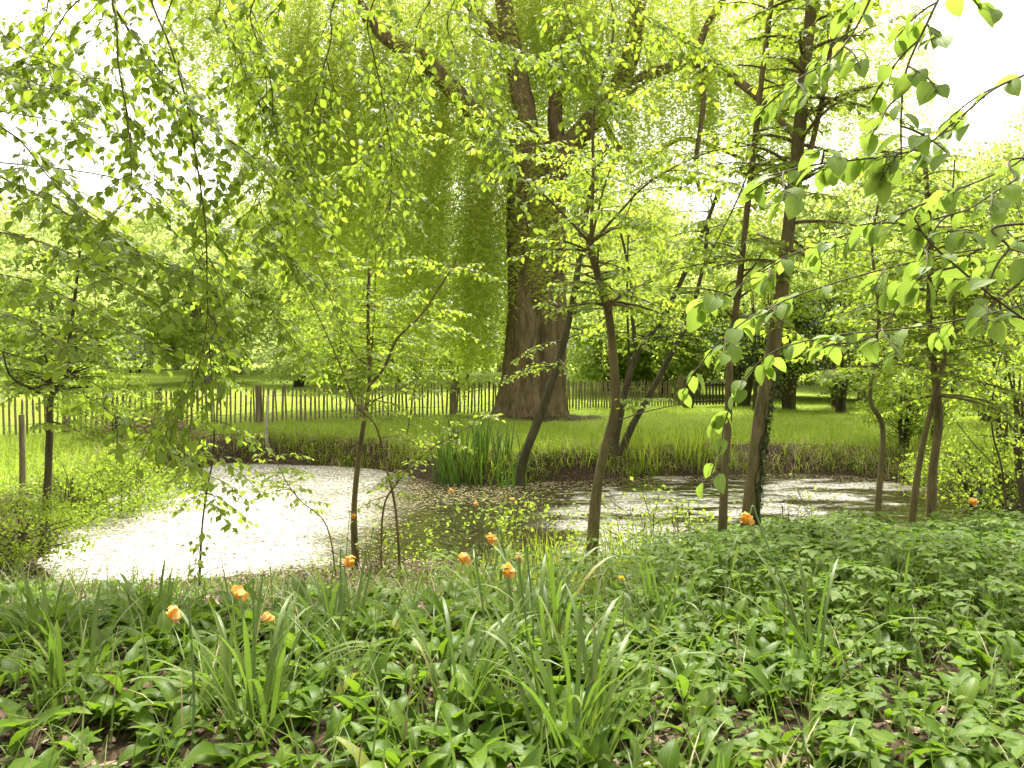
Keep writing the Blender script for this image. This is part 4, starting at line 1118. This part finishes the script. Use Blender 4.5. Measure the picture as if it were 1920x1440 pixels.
def daffodil(label, a, b, foot, mat='petal', size=1.0, nod=1.0, group="orange daffodils", fb=None):
    """flower head at photo (a, b); stem foot at photo column foot, standing on the ground"""
    Yd = 4.0
    for _ in range(12):
        g = float(gz((foot - 960) / F * Yd, Yd)); Yd = (CZ - (g + .50)) / ((b - HOR) / F)
    Yd = min(Yd, 7.6)
    if fb:
        for _ in range(10): Yd = (CZ - float(gz((foot - 960) / F * Yd, Yd))) / ((fb - HOR) / F)
    head = at(a, b, Yd + (.18 if fb else 0)); base = np.array([(foot - 960) / F * Yd, Yd, float(gz((foot - 960) / F * Yd, Yd))])
    root = empty("daffodil", base, label, "flower", group)
    sx = 1 if a >= foot else -1
    hd = np.array([-.75 * (1 if foot > a else -1) if abs(foot - a) > 8 else -.4, -.55, -.55 * nod]); hd = nrm(hd)
    neck = head - hd * .04 + UP * .005
    mb = MB(); c = curve([base - UP * .02, base * .55 + neck * .45 + np.array([.01, 0, .02]), base * .12 + neck * .88 + UP * .012, neck + UP * .012, head - hd * .015], 20)
    tube(mb, c, np.linspace(.0048, .003, 20), 6); mb.build("stem", M['stalk'], root)
    s = nrm(np.cross(hd, UP)); u = np.cross(s, hd)
    an = np.linspace(0, 2 * np.pi, 7)[:-1] + U(0, 1)
    rad = np.cos(an)[:, None] * s + np.sin(an)[:, None] * u
    mb = MB(); n = 6
    blades(mb, head[None] + rad * .004, nrm(rad * .8 + hd * .35 + rdir(n) * .25), hd + rdir(n) * .5, U(.034, .046, n) * size, U(.02, .028, n) * size, U(.5, 1.5, n), 'leaf', 6, .2, 3, 1, .35)
    mb.build("petals", M[mat], root)
    mb = MB(); t = np.linspace(0, 1, 7)
    tube(mb, head + hd * (t * .034 * size)[:, None], size * (.007 + .010 * t ** 1.6), 14, lambda tt, aa, p: 1 + .22 * tt ** 2 * np.sin(aa * 6))
    mb.build("trumpet", M['trumpet'] if mat != 'fadedpetal' else M['fadedpetal'], root)
for args in [("bright orange daffodil, topmost of the central flowers", 895, 943, 925), ("fading rusty orange daffodil in the middle of the central flowers", 928, 1007, 965),
             ("small yellowish orange daffodil at the left of the central flowers", 877, 1042, 912), ("ragged pale orange daffodil, lowest of the central flowers", 960, 1066, 990),
             ("orange daffodil in front of the slim pond edge sapling's trunk", 661, 966, 640), ("orange daffodil low by the slim sapling's foot", 650, 1048, 632),
             ("orange daffodil at the brown shore below the bright pool", 457, 1106, 470), ("drooping orange daffodil, leftmost of all the flowers", 334, 1143, 360),
             ("large drooping orange daffodil on an arched stem left of centre", 508, 1152, 650, 'petal', 1.0, 1.3, 'orange daffodils', 1300), ("tall single orange daffodil in front of the thick straight trunk", 1403, 967, 1530, 'petal', 1.0, 1.0, 'orange daffodils', 1295),
             ("small orange daffodil far off against the dark floating leaves", 848, 918, 842, 'petal', .8), ("withered brownish daffodil right of the topmost orange one", 962, 934, 966, 'fadedpetal', 1.0),
             ("small closed rusty daffodil right of the lowest central flower", 976, 1043, 1000, 'fadedpetal', .7), ("orange daffodil at the far right near the water", 1828, 938, 1838, 'petal', .9)]:
    daffodil(*args)

def dandelion(label, a, b, foot, fb):
    Yd = 4.0
    for _ in range(8): Yd = (CZ - float(gz((foot - 960) / F * Yd, Yd))) / ((fb - HOR) / F)
    Yh = Yd + .05; head = at(a, b, Yh); base = np.array([(foot - 960) / F * Yd, Yd, float(gz((foot - 960) / F * Yd, Yd))])
    root = empty("dandelion", base, label, "flower", "yellow dandelions")
    mb = MB(); tube(mb, curve([base, base * .6 + head * .4 + np.array([.03, 0, .02]), base * .2 + head * .8 + np.array([.012, 0, 0]), head], 14), .0028, 6); mb.build("stem", M['stalk'], root)
    mb = MB(); n = 60; an = U(0, 6.28, n); d = nrm(np.stack([np.cos(an), np.sin(an), U(.15, 1.4, n)], -1) + np.array([.1, -.2, 0]))
    blades(mb, head + UP * .004 + d * .001, d, -UP + rdir(n) * .2, U(.012, .022, n), np.full(n, .004), U(.1, .7, n), 'strap', 2, .1)
    mb.build("flower_head", M['yellow'], root)
dandelion("yellow dandelion on a curved pale stalk right of the centre clump", 1165, 1087, 1235, 1250)
dandelion("yellow dandelion among the ground elder at right", 1494, 1048, 1500, 1130)
